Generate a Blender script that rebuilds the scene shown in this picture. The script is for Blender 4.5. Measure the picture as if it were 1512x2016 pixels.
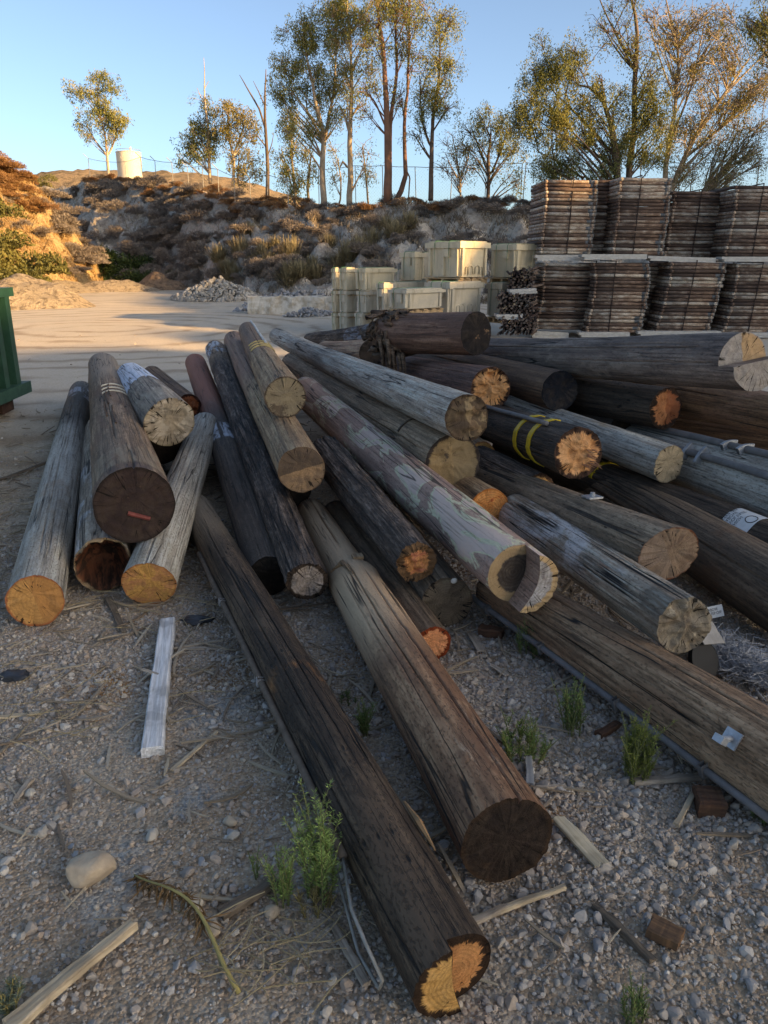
import bpy, math, random
import numpy as np
from mathutils import Matrix, Vector

for o in list(bpy.data.objects):
    bpy.data.objects.remove(o, do_unlink=True)
SC = bpy.context.scene
COL = SC.collection
R_ = math.radians

# ------------------------------------------------------------------ camera, sky, sun, exposure
CAM_H, PITCH, FPX = 1.6, R_(18.3), 1523.0          # eye height, tilt below the horizon, focal length in pixels of a 1512x2016 frame
cam = bpy.data.cameras.new('camera')
cam_o = bpy.data.objects.new('camera', cam); COL.objects.link(cam_o)
cam_o.location = (0, 0, CAM_H)
cam_o.rotation_euler = (math.pi / 2 - PITCH, 0, 0)
cam.sensor_fit = 'VERTICAL'; cam.sensor_height = 36.0
cam.lens = 36.0 * FPX / 2016.0
cam.clip_start = 0.05; cam.clip_end = 3000
SC.camera = cam_o

SUN_EL = R_(14.0)
SUN_H = Vector((0.88, -0.47, 0)).normalized()       # horizontal direction towards the sun: right and behind the camera
world = bpy.data.worlds.new('World'); SC.world = world; world.use_nodes = True
wt = world.node_tree
for n in list(wt.nodes): wt.nodes.remove(n)
sky = wt.nodes.new('ShaderNodeTexSky'); sky.sky_type = 'NISHITA'; sky.sun_disc = False
sky.sun_elevation = SUN_EL
sky.sun_rotation = math.atan2(SUN_H.x, SUN_H.y)
sky.air_density = .58; sky.dust_density = 2.3; sky.ozone_density = 5.4; sky.altitude = 200
bg = wt.nodes.new('ShaderNodeBackground'); bg.inputs['Strength'].default_value = 0.15
wo = wt.nodes.new('ShaderNodeOutputWorld')
wt.links.new(sky.outputs[0], bg.inputs[0]); wt.links.new(bg.outputs[0], wo.inputs[0])

sun = bpy.data.lights.new('sun', 'SUN'); sun.energy = 3.6; sun.angle = R_(0.5); sun.color = (1.0, 0.81, 0.58)
sun_o = bpy.data.objects.new('sun', sun); COL.objects.link(sun_o)
sdir = Vector((SUN_H.x * math.cos(SUN_EL), SUN_H.y * math.cos(SUN_EL), math.sin(SUN_EL)))
sun_o.rotation_euler = sdir.to_track_quat('Z', 'Y').to_euler()
sun_o.location = (20, -20, 20)

SC.view_settings.view_transform = 'Standard'; SC.view_settings.look = 'None'
SC.view_settings.gamma = 1.0; SC.view_settings.use_curve_mapping = False
SC.view_settings.exposure = 1.7
SC.view_settings.use_white_balance = True; SC.view_settings.white_balance_temperature = 13200; SC.view_settings.white_balance_tint = 10   # the phone's shade setting

# ------------------------------------------------------------------ helpers
def ray(u, v):
    x = (u - 756) / FPX; y = (1008 - v) / FPX
    return Vector((x, math.cos(PITCH) + y * math.sin(PITCH), -math.sin(PITCH) + y * math.cos(PITCH)))
def at(u, v, z=None, y=None, d=None):
    """a point of the place on the sight line of a photo pixel, at height z, at distance y or at depth d"""
    r = ray(u, v)
    t = (z - CAM_H) / r.z if z is not None else (y / r.y if y is not None else d)
    return Vector((r.x * t, r.y * t, CAM_H + r.z * t)), t

def tag(o, label=None, cat=None, group=None, kind=None):
    if label: o['label'] = label
    if cat: o['category'] = cat
    if group: o['group'] = group
    if kind: o['kind'] = kind
    return o
def empty(name, loc=(0, 0, 0), rz=0.0):
    o = bpy.data.objects.new(name, None); COL.objects.link(o)
    o.location = loc; o.rotation_euler = (0, 0, rz); o.empty_display_size = 0.1
    return o
def link(name, me, parent=None):
    o = bpy.data.objects.new(name, me); COL.objects.link(o)
    if parent: o.parent = parent
    return o
def mesh_np(name, V, F, mats, smooth=False, midx=None):
    """numpy verts (n,3) and faces: an (m,3)/(m,4) array or a list of such arrays"""
    V = np.asarray(V, dtype=np.float32)
    Fs = F if isinstance(F, list) else [F]
    Fs = [np.asarray(f, dtype=np.int32) for f in Fs if len(f)]
    me = bpy.data.meshes.new(name)
    me.vertices.add(len(V)); me.vertices.foreach_set('co', V.ravel())
    nl = sum(f.size for f in Fs); npoly = sum(len(f) for f in Fs)
    me.loops.add(nl); me.polygons.add(npoly)
    me.loops.foreach_set('vertex_index', np.concatenate([f.ravel() for f in Fs]))
    tot = np.concatenate([np.full(len(f), f.shape[1], np.int32) for f in Fs])
    st = np.concatenate([[0], np.cumsum(tot)[:-1]]).astype(np.int32)
    me.polygons.foreach_set('loop_start', st)
    if midx is not None: me.polygons.foreach_set('material_index', np.asarray(midx, np.int32))
    me.polygons.foreach_set('use_smooth', np.full(npoly, bool(smooth)))
    me.update(calc_edges=True); me.validate(verbose=False)
    for m in (mats if isinstance(mats, (list, tuple)) else [mats]):
        if m: me.materials.append(m)
    return me

class MB:
    """collects boxes, tubes and loose faces; build() links them as ONE mesh object"""
    def __init__(s): s.V = []; s.Q = []; s.T = []; s.n = 0
    def add(s, V, Q=None, T=None):
        V = np.asarray(V, float).reshape(-1, 3); s.V.append(V)
        if Q is not None and len(Q): s.Q.append(np.asarray(Q, int) + s.n)
        if T is not None and len(T): s.T.append(np.asarray(T, int) + s.n)
        s.n += len(V)
    def box(s, c, size, M=None, taper=1.0):
        x, y, z = [a / 2 for a in size]
        v = np.array([(-x * taper, -y * taper, -z), (x * taper, -y * taper, -z), (x * taper, y * taper, -z), (-x * taper, y * taper, -z), (-x, -y, z), (x, -y, z), (x, y, z), (-x, y, z)])
        if M is not None: v = v @ np.array(M.to_3x3()).T
        s.add(v + np.array(c), [(0, 3, 2, 1), (4, 5, 6, 7), (0, 1, 5, 4), (1, 2, 6, 5), (2, 3, 7, 6), (3, 0, 4, 7)])
    def tube(s, pts, rad, n=8, cap=True):
        P = np.asarray(pts, float); m = len(P)
        rad = np.full(m, rad) if np.isscalar(rad) else np.asarray(rad, float)
        T = np.gradient(P, axis=0); T /= np.linalg.norm(T, axis=1)[:, None] + 1e-9
        ref = np.array((0, 0, 1.0)) if abs(T[:, 2]).mean() < .8 else np.array((1.0, 0, 0))
        A = np.cross(T, ref); A /= np.linalg.norm(A, axis=1)[:, None] + 1e-9
        B = np.cross(A, T)
        th = np.arange(n) * 2 * np.pi / n
        V = P[:, None] + rad[:, None, None] * (np.cos(th)[None, :, None] * A[:, None] + np.sin(th)[None, :, None] * B[:, None])
        i = np.arange(m - 1)[:, None] * n; j = np.arange(n)[None]; k = (j + 1) % n
        Q = np.stack([i + j, i + n + j, i + n + k, i + k], -1).reshape(-1, 4)
        V = V.reshape(-1, 3); TT = []
        if cap:
            V = np.vstack([V, P[0], P[-1]])
            c0, c1 = m * n, m * n + 1; jj = np.arange(n); kk = (jj + 1) % n
            TT = np.vstack([np.stack([np.full(n, c0), jj, kk], -1), np.stack([np.full(n, c1), (m - 1) * n + kk, (m - 1) * n + jj], -1)])
        s.add(V, Q, TT)
    def build(s, name, mat, parent=None, smooth=False):
        F = []
        if s.Q: F.append(np.vstack(s.Q))
        if s.T: F.append(np.vstack(s.T))
        return link(name, mesh_np(name, np.vstack(s.V), F, mat, smooth), parent)

def _hash(ix, iy, iz, seed):
    h = (ix.astype(np.uint32) * np.uint32(374761393)) ^ (iy.astype(np.uint32) * np.uint32(668265263)) ^ (iz.astype(np.uint32) * np.uint32(2147483647)) ^ np.uint32((seed * 974711 + 12345) & 0xffffffff)
    h = (h ^ (h >> np.uint32(13))) * np.uint32(1274126177)
    h = (h ^ (h >> np.uint32(15))) * np.uint32(2246822519)
    return ((h ^ (h >> np.uint32(16))) & np.uint32(0xffffff)).astype(np.float64) / 0xffffff
def vnoise(x, y, z, seed=0):
    x, y, z = np.broadcast_arrays(np.asarray(x, float), np.asarray(y, float), np.asarray(z, float))
    fx, fy, fz = np.floor(x), np.floor(y), np.floor(z)
    ix, iy, iz = fx.astype(np.int64), fy.astype(np.int64), fz.astype(np.int64)
    a, b, c = x - fx, y - fy, z - fz
    a, b, c = [t * t * (3 - 2 * t) for t in (a, b, c)]
    r = 0
    for dx in (0, 1):
        for dy in (0, 1):
            for dz in (0, 1):
                w = (a if dx else 1 - a) * (b if dy else 1 - b) * (c if dz else 1 - c)
                r = r + w * _hash(ix + dx, iy + dy, iz + dz, seed)
    return r * 2 - 1
def fbm(x, y, z, seed=0, oct=4, gain=.5):
    r, a, f = 0, 1.0, 1.0
    for k in range(oct):
        r = r + a * vnoise(np.asarray(x) * f, np.asarray(y) * f, np.asarray(z) * f, seed + k); a *= gain; f *= 2.03
    return r

# ------------------------------------------------------------------ materials
class NT:
    """a short hand for shader nodes"""
    def __init__(s, name, rough=.85, spec=.25):
        s.m = bpy.data.materials.new(name); s.m.use_nodes = True
        s.t = s.m.node_tree; s.b = s.t.nodes['Principled BSDF']
        s.b.inputs['Roughness'].default_value = rough
        s.b.inputs['Specular IOR Level'].default_value = spec
        s.tc = s.t.nodes.new('ShaderNodeTexCoord')
        s.obj = s.tc.outputs['Object']
    def new(s, t): return s.t.nodes.new(t)
    def put(s, sock, v):
        if isinstance(v, bpy.types.NodeSocket): s.t.links.new(v, sock)
        elif isinstance(v, (tuple, list)) and sock.type == 'RGBA' and len(v) == 3: sock.default_value = (*v, 1)
        else: sock.default_value = v
    def math(s, op, a, b=0.0, c=None, clamp=False):
        n = s.new('ShaderNodeMath'); n.operation = op; n.use_clamp = clamp
        s.put(n.inputs[0], a); s.put(n.inputs[1], b)
        if c is not None: s.put(n.inputs[2], c)
        return n.outputs[0]
    def vmath(s, op, a, b=None, scale=None):
        n = s.new('ShaderNodeVectorMath'); n.operation = op; s.put(n.inputs[0], a)
        if b is not None: s.put(n.inputs[1], b)
        if scale is not None: s.put(n.inputs['Scale'], scale)
        return n.outputs['Value'] if op in ('LENGTH', 'DOT_PRODUCT') else n.outputs[0]
    def mapping(s, vec, scale=(1, 1, 1), loc=(0, 0, 0)):
        n = s.new('ShaderNodeMapping'); s.put(n.inputs['Vector'], vec)
        n.inputs['Scale'].default_value = scale; n.inputs['Location'].default_value = loc
        return n.outputs[0]
    def noise(s, vec, scale=5, detail=4, rough=.55, dist=0.0):
        n = s.new('ShaderNodeTexNoise'); s.put(n.inputs['Vector'], vec)
        n.inputs['Scale'].default_value = scale; n.inputs['Detail'].default_value = detail
        n.inputs['Roughness'].default_value = rough; n.inputs['Distortion'].default_value = dist
        return n.outputs['Fac']
    def voro(s, vec, scale=5, feature='F1', out='Distance'):
        n = s.new('ShaderNodeTexVoronoi'); n.feature = feature; s.put(n.inputs['Vector'], vec)
        n.inputs['Scale'].default_value = scale
        return n.outputs[out]
    def ramp(s, f, stops, mode='LINEAR'):
        n = s.new('ShaderNodeValToRGB'); n.color_ramp.interpolation = mode
        e = n.color_ramp.elements
        while len(e) < len(stops): e.new(.5)
        for k, (p, c) in enumerate(stops):
            e[k].position = p; e[k].color = (*c, 1) if isinstance(c, tuple) else (c, c, c, 1)
        s.put(n.inputs[0], f)
        return n.outputs[0]
    def step(s, f, lo, hi):
        n = s.new('ShaderNodeMapRange'); n.interpolation_type = 'SMOOTHSTEP'; s.put(n.inputs[0], f)
        n.inputs[1].default_value = lo; n.inputs[2].default_value = hi
        return n.outputs[0]
    def mix(s, f, a, b, blend='MIX'):
        n = s.new('ShaderNodeMix'); n.data_type = 'RGBA'; n.blend_type = blend
        s.put(n.inputs[0], f); s.put(n.inputs[6], a); s.put(n.inputs[7], b)
        return n.outputs[2]
    def sep(s, v):
        n = s.new('ShaderNodeSeparateXYZ'); s.put(n.inputs[0], v); return n.outputs
    def comb(s, x, y, z):
        n = s.new('ShaderNodeCombineXYZ'); s.put(n.inputs[0], x); s.put(n.inputs[1], y); s.put(n.inputs[2], z); return n.outputs[0]
    def color(s, c): s.put(s.b.inputs['Base Color'], c)
    def bump(s, h, strength=.5, dist=.01):
        n = s.new('ShaderNodeBump'); s.put(n.inputs['Height'], h)
        n.inputs['Strength'].default_value = strength; n.inputs['Distance'].default_value = dist
        s.t.links.new(n.outputs[0], s.b.inputs['Normal'])
    def island(s): return s.new('ShaderNodeNewGeometry').outputs['Random Per Island']
    def objrand(s): return s.new('ShaderNodeObjectInfo').outputs['Random']

def wc(c, k=1.0):
    """albedo of the old timber: brown rather than grey"""
    return None if c is None else tuple(min(.62, a * (1 + (g - 1) * k)) for a, g in zip(c, (2.2, 1.82, 1.5)))
def wood_mat(name, dark, mid, light, seed=0, grain=26, cracks=.5, patch=None, patch_thr=.55, patch2=None, patch2_thr=.62, peel=None, zones=(), far=None, bark=0.0, gloss=.75, flecks=None, bumpd=.006):
    """the skin of a pole: grain and checks run along local Z.  zones: (z0,z1,colour,amount) stained or painted lengths"""
    m = NT(name, gloss, .3)
    dark, mid, light, patch, patch2 = [wc(c) for c in (dark, mid, light, patch, patch2)]
    if far: far = (wc(far[0]), far[1], far[2])
    if peel: peel = (wc(peel[0], .55), wc(peel[1], .6), peel[2])
    off = (seed * 3.17, seed * 1.71, seed * 2.3)
    v = m.mapping(m.obj, (1, 1, .07), off)
    g1 = m.noise(v, grain, 6, .6); g2 = m.noise(m.mapping(m.obj, (1, 1, .02), off), grain * 4, 3, .6)
    g3 = m.noise(m.mapping(m.obj, (1, 1, .3), off), 46, 5, .7)
    g = m.math('ADD', m.math('ADD', m.math('MULTIPLY', g1, .45), m.math('MULTIPLY', g2, .3)), m.math('MULTIPLY', g3, .25))
    c = m.ramp(g, [(.385, dark), (.5, mid), (.60, light)])
    vl = m.mapping(m.obj, (1, 1, .35), off)
    low = m.noise(vl, 4.5, 5, .6, .6)
    c = m.mix(m.step(m.noise(vl, 2.2, 3), .35, .7), c, m.mix(.55, c, dark))
    if patch: c = m.mix(m.math('MULTIPLY', m.step(low, patch_thr, patch_thr + .1), .85), c, m.mix(m.math('SUBTRACT', g, .25, clamp=True), patch, mid))
    if patch2:
        lo2 = m.noise(m.mapping(m.obj, (1, 1, .2), (off[1], off[2], off[0])), 7, 6, .65, .3)
        c = m.mix(m.math('MULTIPLY', m.step(lo2, patch2_thr, patch2_thr + .07), .9), c, m.mix(m.math('MULTIPLY', g, .5), patch2, c))
    sp = m.noise(m.mapping(m.obj, (1, 1, .45), off), 120, 3, .6)
    c = m.mix(m.math('MULTIPLY', m.step(sp, .52, .68), .55), c, m.mix(.75, c, (.015, .012, .01)))
    bl = m.noise(m.mapping(m.obj, (1, 1, .6), (off[1], off[0], off[2])), 13, 4, .65)
    c = m.mix(m.math('MULTIPLY', m.step(bl, .5, .72), .5), c, m.mix(.7, c, dark))
    hgt = m.math('SUBTRACT', g, m.math('MULTIPLY', m.step(sp, .52, .68), .5))
    if peel:
        pc, pe, thr = peel
        pn = m.noise(m.mapping(m.obj, (1, 1, .36), (off[2], off[0], off[1])), 6.5, 7, .60, .8)
        pm = m.step(pn, thr, thr + .02)
        edge = m.math('MULTIPLY', m.step(pn, thr - .035, thr), m.math('SUBTRACT', 1.0, m.step(pn, thr + .012, thr + .03)))
        c = m.mix(pm, c, m.mix(m.math('MULTIPLY', g, .45), pc, mid))
        c = m.mix(m.math('MULTIPLY', edge, .8), c, pe)
        hgt = m.math('ADD', hgt, m.math('MULTIPLY', pm, .8))
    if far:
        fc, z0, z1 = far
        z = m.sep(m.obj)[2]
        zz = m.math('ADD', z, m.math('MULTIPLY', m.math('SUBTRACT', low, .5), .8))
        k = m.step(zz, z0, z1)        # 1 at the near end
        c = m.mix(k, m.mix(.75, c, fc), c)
    for z0, z1, zc, am in zones:
        z = m.math('ADD', m.sep(m.obj)[2], m.math('MULTIPLY', m.math('SUBTRACT', low, .5), .16))
        k = m.math('MULTIPLY', m.step(z, z0 - .03, z0 + .03), m.math('SUBTRACT', 1.0, m.step(z, z1 - .03, z1 + .03)))
        if am > 1: k = m.math('MULTIPLY', k, m.step(g1, .28, .36)); am = 1.0
        else: k = m.math('MULTIPLY', k, m.math('MULTIPLY', m.math('MULTIPLY', m.step(g1, .35, .5), m.step(m.noise(m.mapping(m.obj, (1, 1, .5), off), 9, 4, .6), .40, .55)), am))
        c = m.mix(k, c, zc)
    fk = m.noise(m.mapping(m.obj, (1, 1, .022), (off[1], off[2], off[0])), 30, 2, .5)
    fl_ = m.math('SUBTRACT', 1.0, m.step(m.math('ABSOLUTE', m.math('SUBTRACT', fk, .5)), .004, .022))
    fl_ = m.math('MULTIPLY', fl_, m.step(m.noise(m.mapping(m.obj, (1, 1, .35), off), 8, 3), .38, .6))
    c = m.mix(m.math('MULTIPLY', fl_, .6), c, m.mix(.8, c, (.012, .01, .009)))
    hgt = m.math('SUBTRACT', hgt, m.math('MULTIPLY', fl_, .7))
    # drying checks: thin lines along the grain, weathered dark, groove shade painted in
    ck = m.noise(m.mapping(m.obj, (1, 1, .03), (off[2], off[1], off[0])), 9, 3, .5)
    d = m.math('ABSOLUTE', m.math('SUBTRACT', ck, .5))
    line = m.math('SUBTRACT', 1.0, m.step(d, .002, .004 + .010 * cracks))
    gate = m.step(m.noise(m.mapping(m.obj, (1, 1, .4), off), 3.5, 2), .45, .55)
    line = m.math('MULTIPLY', line, gate)
    c = m.mix(m.math('MULTIPLY', line, min(1, .55 + cracks * .45)), c, (.012, .01, .009))
    if flecks:     # pits and scars of climbing gaffs
        vf = m.voro(m.mapping(m.obj, (1, 1, .3), off), 38)
        fl = m.math('MULTIPLY', m.math('SUBTRACT', 1.0, m.step(vf, .1, .22)), m.step(m.noise(m.obj, 6, 2), .5, .62))
        c = m.mix(m.math('MULTIPLY', fl, .85), c, flecks)
        hgt = m.math('SUBTRACT', hgt, fl)
    if bark > 0:
        bk = m.noise(m.mapping(m.obj, (1, 1, .22), off), 34, 5, .6)
        hgt = m.math('ADD', hgt, m.math('MULTIPLY', m.step(bk, .4, .6), 1.2 * bark))
        c = m.mix(m.math('MULTIPLY', m.math('SUBTRACT', 1.0, m.step(bk, .36, .5)), .8 * bark), c, (.015, .012, .011))
    m.color(c)
    m.bump(m.math('SUBTRACT', hgt, m.math('MULTIPLY', line, 1.5)), .9, bumpd)
    return m.m

def end_mat(name, R, inner, rim, thr=.82, spike=.35, soft=.04, inner2=None, ring=.35, freq=70, checks=.5, patch=None, patch_thr=.55, split=None, seed=0, centre=(0, 0), k=5.0, rough=.85):
    """the sawn end of a pole: growth rings, radial checks, dark treated rim with spikes running inwards"""
    m = NT(name, max(rough, .85), .08)
    lum = lambda c: None if c is None else (wc(c, .35) if sum(c) < .36 else ((c[0] * 1.06, c[1] * .91, c[2] * 1.12) if c[0] > 5.2 * c[2] else (c[0] * 1.05, c[1] * 1.0, c[2] * .82) if c[0] > 2.6 * c[2] else wc(c, .2)))
    inner, rim, inner2, patch = lum(inner), lum(rim), lum(inner2), lum(patch)
    s = m.sep(m.obj)
    p = m.comb(m.math('DIVIDE', m.math('SUBTRACT', s[0], centre[0]), R), m.math('DIVIDE', m.math('SUBTRACT', s[1], centre[1]), R), seed * 1.37)
    p0 = m.comb(m.math('DIVIDE', s[0], R), m.math('DIVIDE', s[1], R), 0.0)
    flat = m.vmath('MULTIPLY', p, (1, 1, 0))
    rr = m.vmath('LENGTH', flat); r0 = m.vmath('LENGTH', p0)
    wob = m.math('MULTIPLY', m.math('SUBTRACT', m.noise(p, 1.8, 3), .5), .30)
    rw = m.math('ADD', rr, wob)
    dirv = m.vmath('ADD', m.vmath('SCALE', m.vmath('NORMALIZE', flat), scale=k * .13), (seed * 2.1, seed * .7, 0))
    spk = m.noise(dirv, 4.0, 5, .72)
    fine = m.noise(p, 22, 5, .65)
    c = inner
    if inner2: c = m.mix(m.step(m.noise(p, 2.1, 4, .6, .5), .42, .6), inner, inner2)
    rings = m.math('MULTIPLY', m.math('ADD', m.math('SINE', m.math('MULTIPLY', rw, freq)), 1.0), .5)
    rings = m.math('POWER', rings, 1.6)
    c = m.mix(m.math('MULTIPLY', rings, ring), c, m.mix(.6, c, (.03, .018, .01)))
    c = m.mix(m.math('MULTIPLY', m.step(fine, .35, .7), .35), c, m.mix(.5, c, (.02, .014, .01)))
    # radial saw streaks
    if split:
        ang, col2 = split
        dd = m.math('ADD', m.math('ADD', m.math('MULTIPLY', s[0], math.cos(ang) / R), m.math('MULTIPLY', s[1], math.sin(ang) / R)), m.math('MULTIPLY', m.math('SUBTRACT', m.noise(p, 3, 3), .5), .12))
        c = m.mix(m.step(dd, -.02, .02), c, m.mix(m.math('MULTIPLY', fine, .5), col2, c))
    if patch:
        c = m.mix(m.step(m.noise(m.vmath('ADD', p, (3.3, 1.2, 0)), 1.6, 5, .65), patch_thr, patch_thr + .06), c, m.mix(m.math('MULTIPLY', fine, .35), patch, c))
    # grime, weathering and the arcs of the saw
    c = m.mix(m.math('MULTIPLY', m.step(m.noise(m.vmath('ADD', p, (seed * .31, 4.1, 0)), 2.6, 6, .7), .42, .72), .55), c, m.mix(.62, c, (.085, .062, .045)))
    saw = m.noise(m.mapping(p, (1.2, 14, 1)), 3.0, 3, .6)
    c = m.mix(m.math('MULTIPLY', m.step(saw, .48, .66), .28), c, m.mix(.5, c, (.05, .035, .025)))
    t = m.math('ADD', r0, m.math('MULTIPLY', m.math('SUBTRACT', spk, .5), spike * 2))
    t = m.math('ADD', t, m.math('MULTIPLY', m.math('SUBTRACT', m.noise(p, 5, 4), .5), .12))
    c = m.mix(m.step(t, thr - soft, thr + soft), c, m.mix(m.math('MULTIPLY', fine, .6), rim, m.mix(.5, rim, (.01, .008, .007))))
    ck = m.noise(m.vmath('ADD', m.vmath('ADD', m.vmath('SCALE', m.vmath('NORMALIZE', flat), scale=.8), m.vmath('SCALE', flat, scale=.10)), (seed * 5.3, seed, 0)), 3.2, 2, .5)
    d = m.math('ABSOLUTE', m.math('SUBTRACT', ck, .5))
    w = m.math('MULTIPLY', m.math('MULTIPLY', rr, .022 * checks), m.step(m.noise(p, 2.4, 2), .38, .62))
    line = m.math('LESS_THAN', d, w)
    c = m.mix(m.math('MULTIPLY', line, .9), c, (.01, .008, .007))
    m.color(c)
    h = m.math('ADD', m.math('MULTIPLY', rings, .3 * ring + .05), m.math('MULTIPLY', fine, .9))
    m.bump(m.math('SUBTRACT', h, m.math('MULTIPLY', line, 2.0)), .8, .006)
    return m.m

def plain_mat(name, c, rough=.7, spec=.3, var=.25, scale=20, bump=.3, bd=.003, metal=0.0, c2=None, obj_var=0.0):
    m = NT(name, rough, spec)
    n = m.noise(m.obj, scale, 5, .6)
    col = m.mix(m.step(n, .3, .7), c, c2 if c2 else tuple(a * (1 - var) for a in c))
    if obj_var: col = m.mix(m.math('MULTIPLY', m.objrand(), obj_var), col, m.mix(.7, col, (.02, .02, .02)))
    m.color(col); m.b.inputs['Metallic'].default_value = metal
    if bump: m.bump(n, bump, bd)
    return m.m
def leaf_mat(name, a, b, c, trans=.3, noise=.6):
    """leaves: colour differs from leaf to leaf and from clump to clump"""
    m = NT(name, .6, .3)
    f = m.math('ADD', m.math('MULTIPLY', m.island(), .55), m.math('MULTIPLY', m.step(m.noise(m.obj, noise, 3), .3, .7), .45))
    col = m.ramp(f, [(.1, a), (.5, b), (.9, c)])
    m.color(col)
    tr = m.new('ShaderNodeBsdfTranslucent'); m.put(tr.inputs[0], m.mix(.5, col, b))
    mx = m.new('ShaderNodeMixShader'); mx.inputs[0].default_value = trans
    out = m.t.nodes['Material Output']
    m.t.links.new(m.b.outputs[0], mx.inputs[1]); m.t.links.new(tr.outputs[0], mx.inputs[2]); m.t.links.new(mx.outputs[0], out.inputs[0])
    return m.m

# ------------------------------------------------------------------ ground
def ground_h(x, y):
    x = np.asarray(x, float); y = np.asarray(y, float)
    near = 1 / (1 + np.exp((y - 9) * 1.2))
    return (.012 * fbm(x * 1.3, y * 1.3, 0, 3, 3) + .005 * fbm(x * 7, y * 7, 0, 5, 3)) * near + (1 - near) * (.03 * fbm(x * .35, y * .35, 0, 7, 4) + .012 * fbm(x * 2, y * 2, 0, 8, 3) - .02)
def ground_mat():
    m = NT('ground_dirt', .95, .15)
    P = m.obj; s = m.sep(P)
    n1 = m.noise(P, 1.1, 6, .6); n2 = m.noise(P, 5, 6, .65); n3 = m.noise(P, 42, 4, .6)
    near = m.mix(m.step(n1, .4, .62), (.42, .285, .185), (.52, .40, .295))
    near = m.mix(m.math('MULTIPLY', m.step(n2, .45, .7), .6), near, (.31, .20, .13))
    yard = m.mix(m.step(m.noise(P, .35, 5), .4, .65), (.66, .54, .42), (.61, .51, .405))
    yard = m.mix(m.math('MULTIPLY', m.step(n2, .5, .75), .35), yard, (.46, .34, .245))
    # tyre tracks of turning trucks: rings and long sweeps pressed into the sand
    d1 = m.vmath('LENGTH', m.vmath('SUBTRACT', m.comb(s[0], s[1], 0), (-6.5, 18.5, 0)))
    d1 = m.math('ADD', d1, m.math('MULTIPLY', n1, .9))
    tr = m.math('POWER', m.math('ABSOLUTE', m.math('SINE', m.math('MULTIPLY', d1, 3.2))), 9.0)
    tr = m.math('MULTIPLY', tr, m.step(m.noise(P, .5, 3), .36, .55))
    yard = m.mix(m.math('MULTIPLY', tr, .8), yard, (.36, .26, .185))
    far = m.step(m.math('ADD', s[1], m.math('MULTIPLY', m.math('SUBTRACT', n1, .5), 3.5)), 4.6, 9.0)
    c = m.mix(far, near, yard)
    # orange sawdust and bark dust spilled on the gravel
    for (x, y, r, col) in SAWDUST:
        dd = m.vmath('LENGTH', m.vmath('MULTIPLY', m.vmath('SUBTRACT', m.comb(s[0], s[1], 0), (x, y, 0)), (1, .8, 0)))
        k = m.step(m.math('ADD', dd, m.math('MULTIPLY', m.math('SUBTRACT', n2, .5), r * 1.9)), r, r * .35)
        c = m.mix(m.math('MULTIPLY', k, m.step(n3, .3, .6)), c, col)
    c = m.mix(m.math('MULTIPLY', m.step(n3, .35, .7), .4), c, m.mix(.45, c, (.07, .05, .036)))
    # grit: every small grain its own tone
    gr = m.sep(m.voro(P, 95, out='Color'))[0]; g2 = m.sep(m.voro(P, 190, out='Color'))[1]
    nk = m.math('SUBTRACT', 1.0, m.math('MULTIPLY', far, .75))
    c = m.mix(m.math('MULTIPLY', m.math('MULTIPLY', m.step(gr, .6, .95), nk), .4), c, (.13, .095, .07))
    c = m.mix(m.math('MULTIPLY', m.math('MULTIPLY', m.step(gr, .42, .1), nk), .45), c, (.56, .47, .38))
    c = m.mix(m.math('MULTIPLY', m.math('MULTIPLY', m.step(g2, .65, .95), nk), .35), c, (.11, .08, .06))
    m.color(c)
    v = m.voro(P, 95)
    m.bump(m.math('ADD', m.math('MULTIPLY', n3, .8), m.math('ADD', m.math('MULTIPLY', n2, 1.5), m.math('MULTIPLY', v, -.6))), .8, .012)
    return m.m
SAWDUST = [(*at(200, 1350, z=0)[0][:2], .20, (.48, .20, .06)), (*at(870, 1120, z=0)[0][:2], .3, (.2, .09, .045)), (*at(700, 1290, z=0)[0][:2], .12, (.40, .17, .06)),
           (*at(1070, 1590, z=0)[0][:2], .13, (.40, .20, .09)), (*at(440, 1340, z=0)[0][:2], .16, (.34, .17, .08)), (*at(220, 1735, z=0)[0][:2], .13, (.40, .42, .40)), (*at(420, 1390, z=0)[0][:2], .17, (.33, .33, .31)), (*at(390, 1570, z=0)[0][:2], .09, (.36, .36, .34))]
xs = np.concatenate([-np.geomspace(900, 5.2, 50), np.arange(-5, 5.01, .06), np.geomspace(5.2, 900, 50)])
ys = np.concatenate([np.array([-300, -100, -30, -10, -3, -1, 0, .4]), np.arange(.6, 8, .055), np.geomspace(8.05, 50, 80), np.geomspace(53, 1500, 26)])
X, Y = np.meshgrid(xs, ys); Z = ground_h(X, Y)
def grid_faces(r, c):
    i = np.arange(r - 1)[:, None] * c + np.arange(c - 1)[None]
    return np.stack([i, i + 1, i + c + 1, i + c], -1).reshape(-1, 4)
tag(link('ground', mesh_np('ground', np.stack([X, Y, Z], -1).reshape(-1, 3), grid_faces(*X.shape), ground_mat(), True)), kind='structure')

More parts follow.
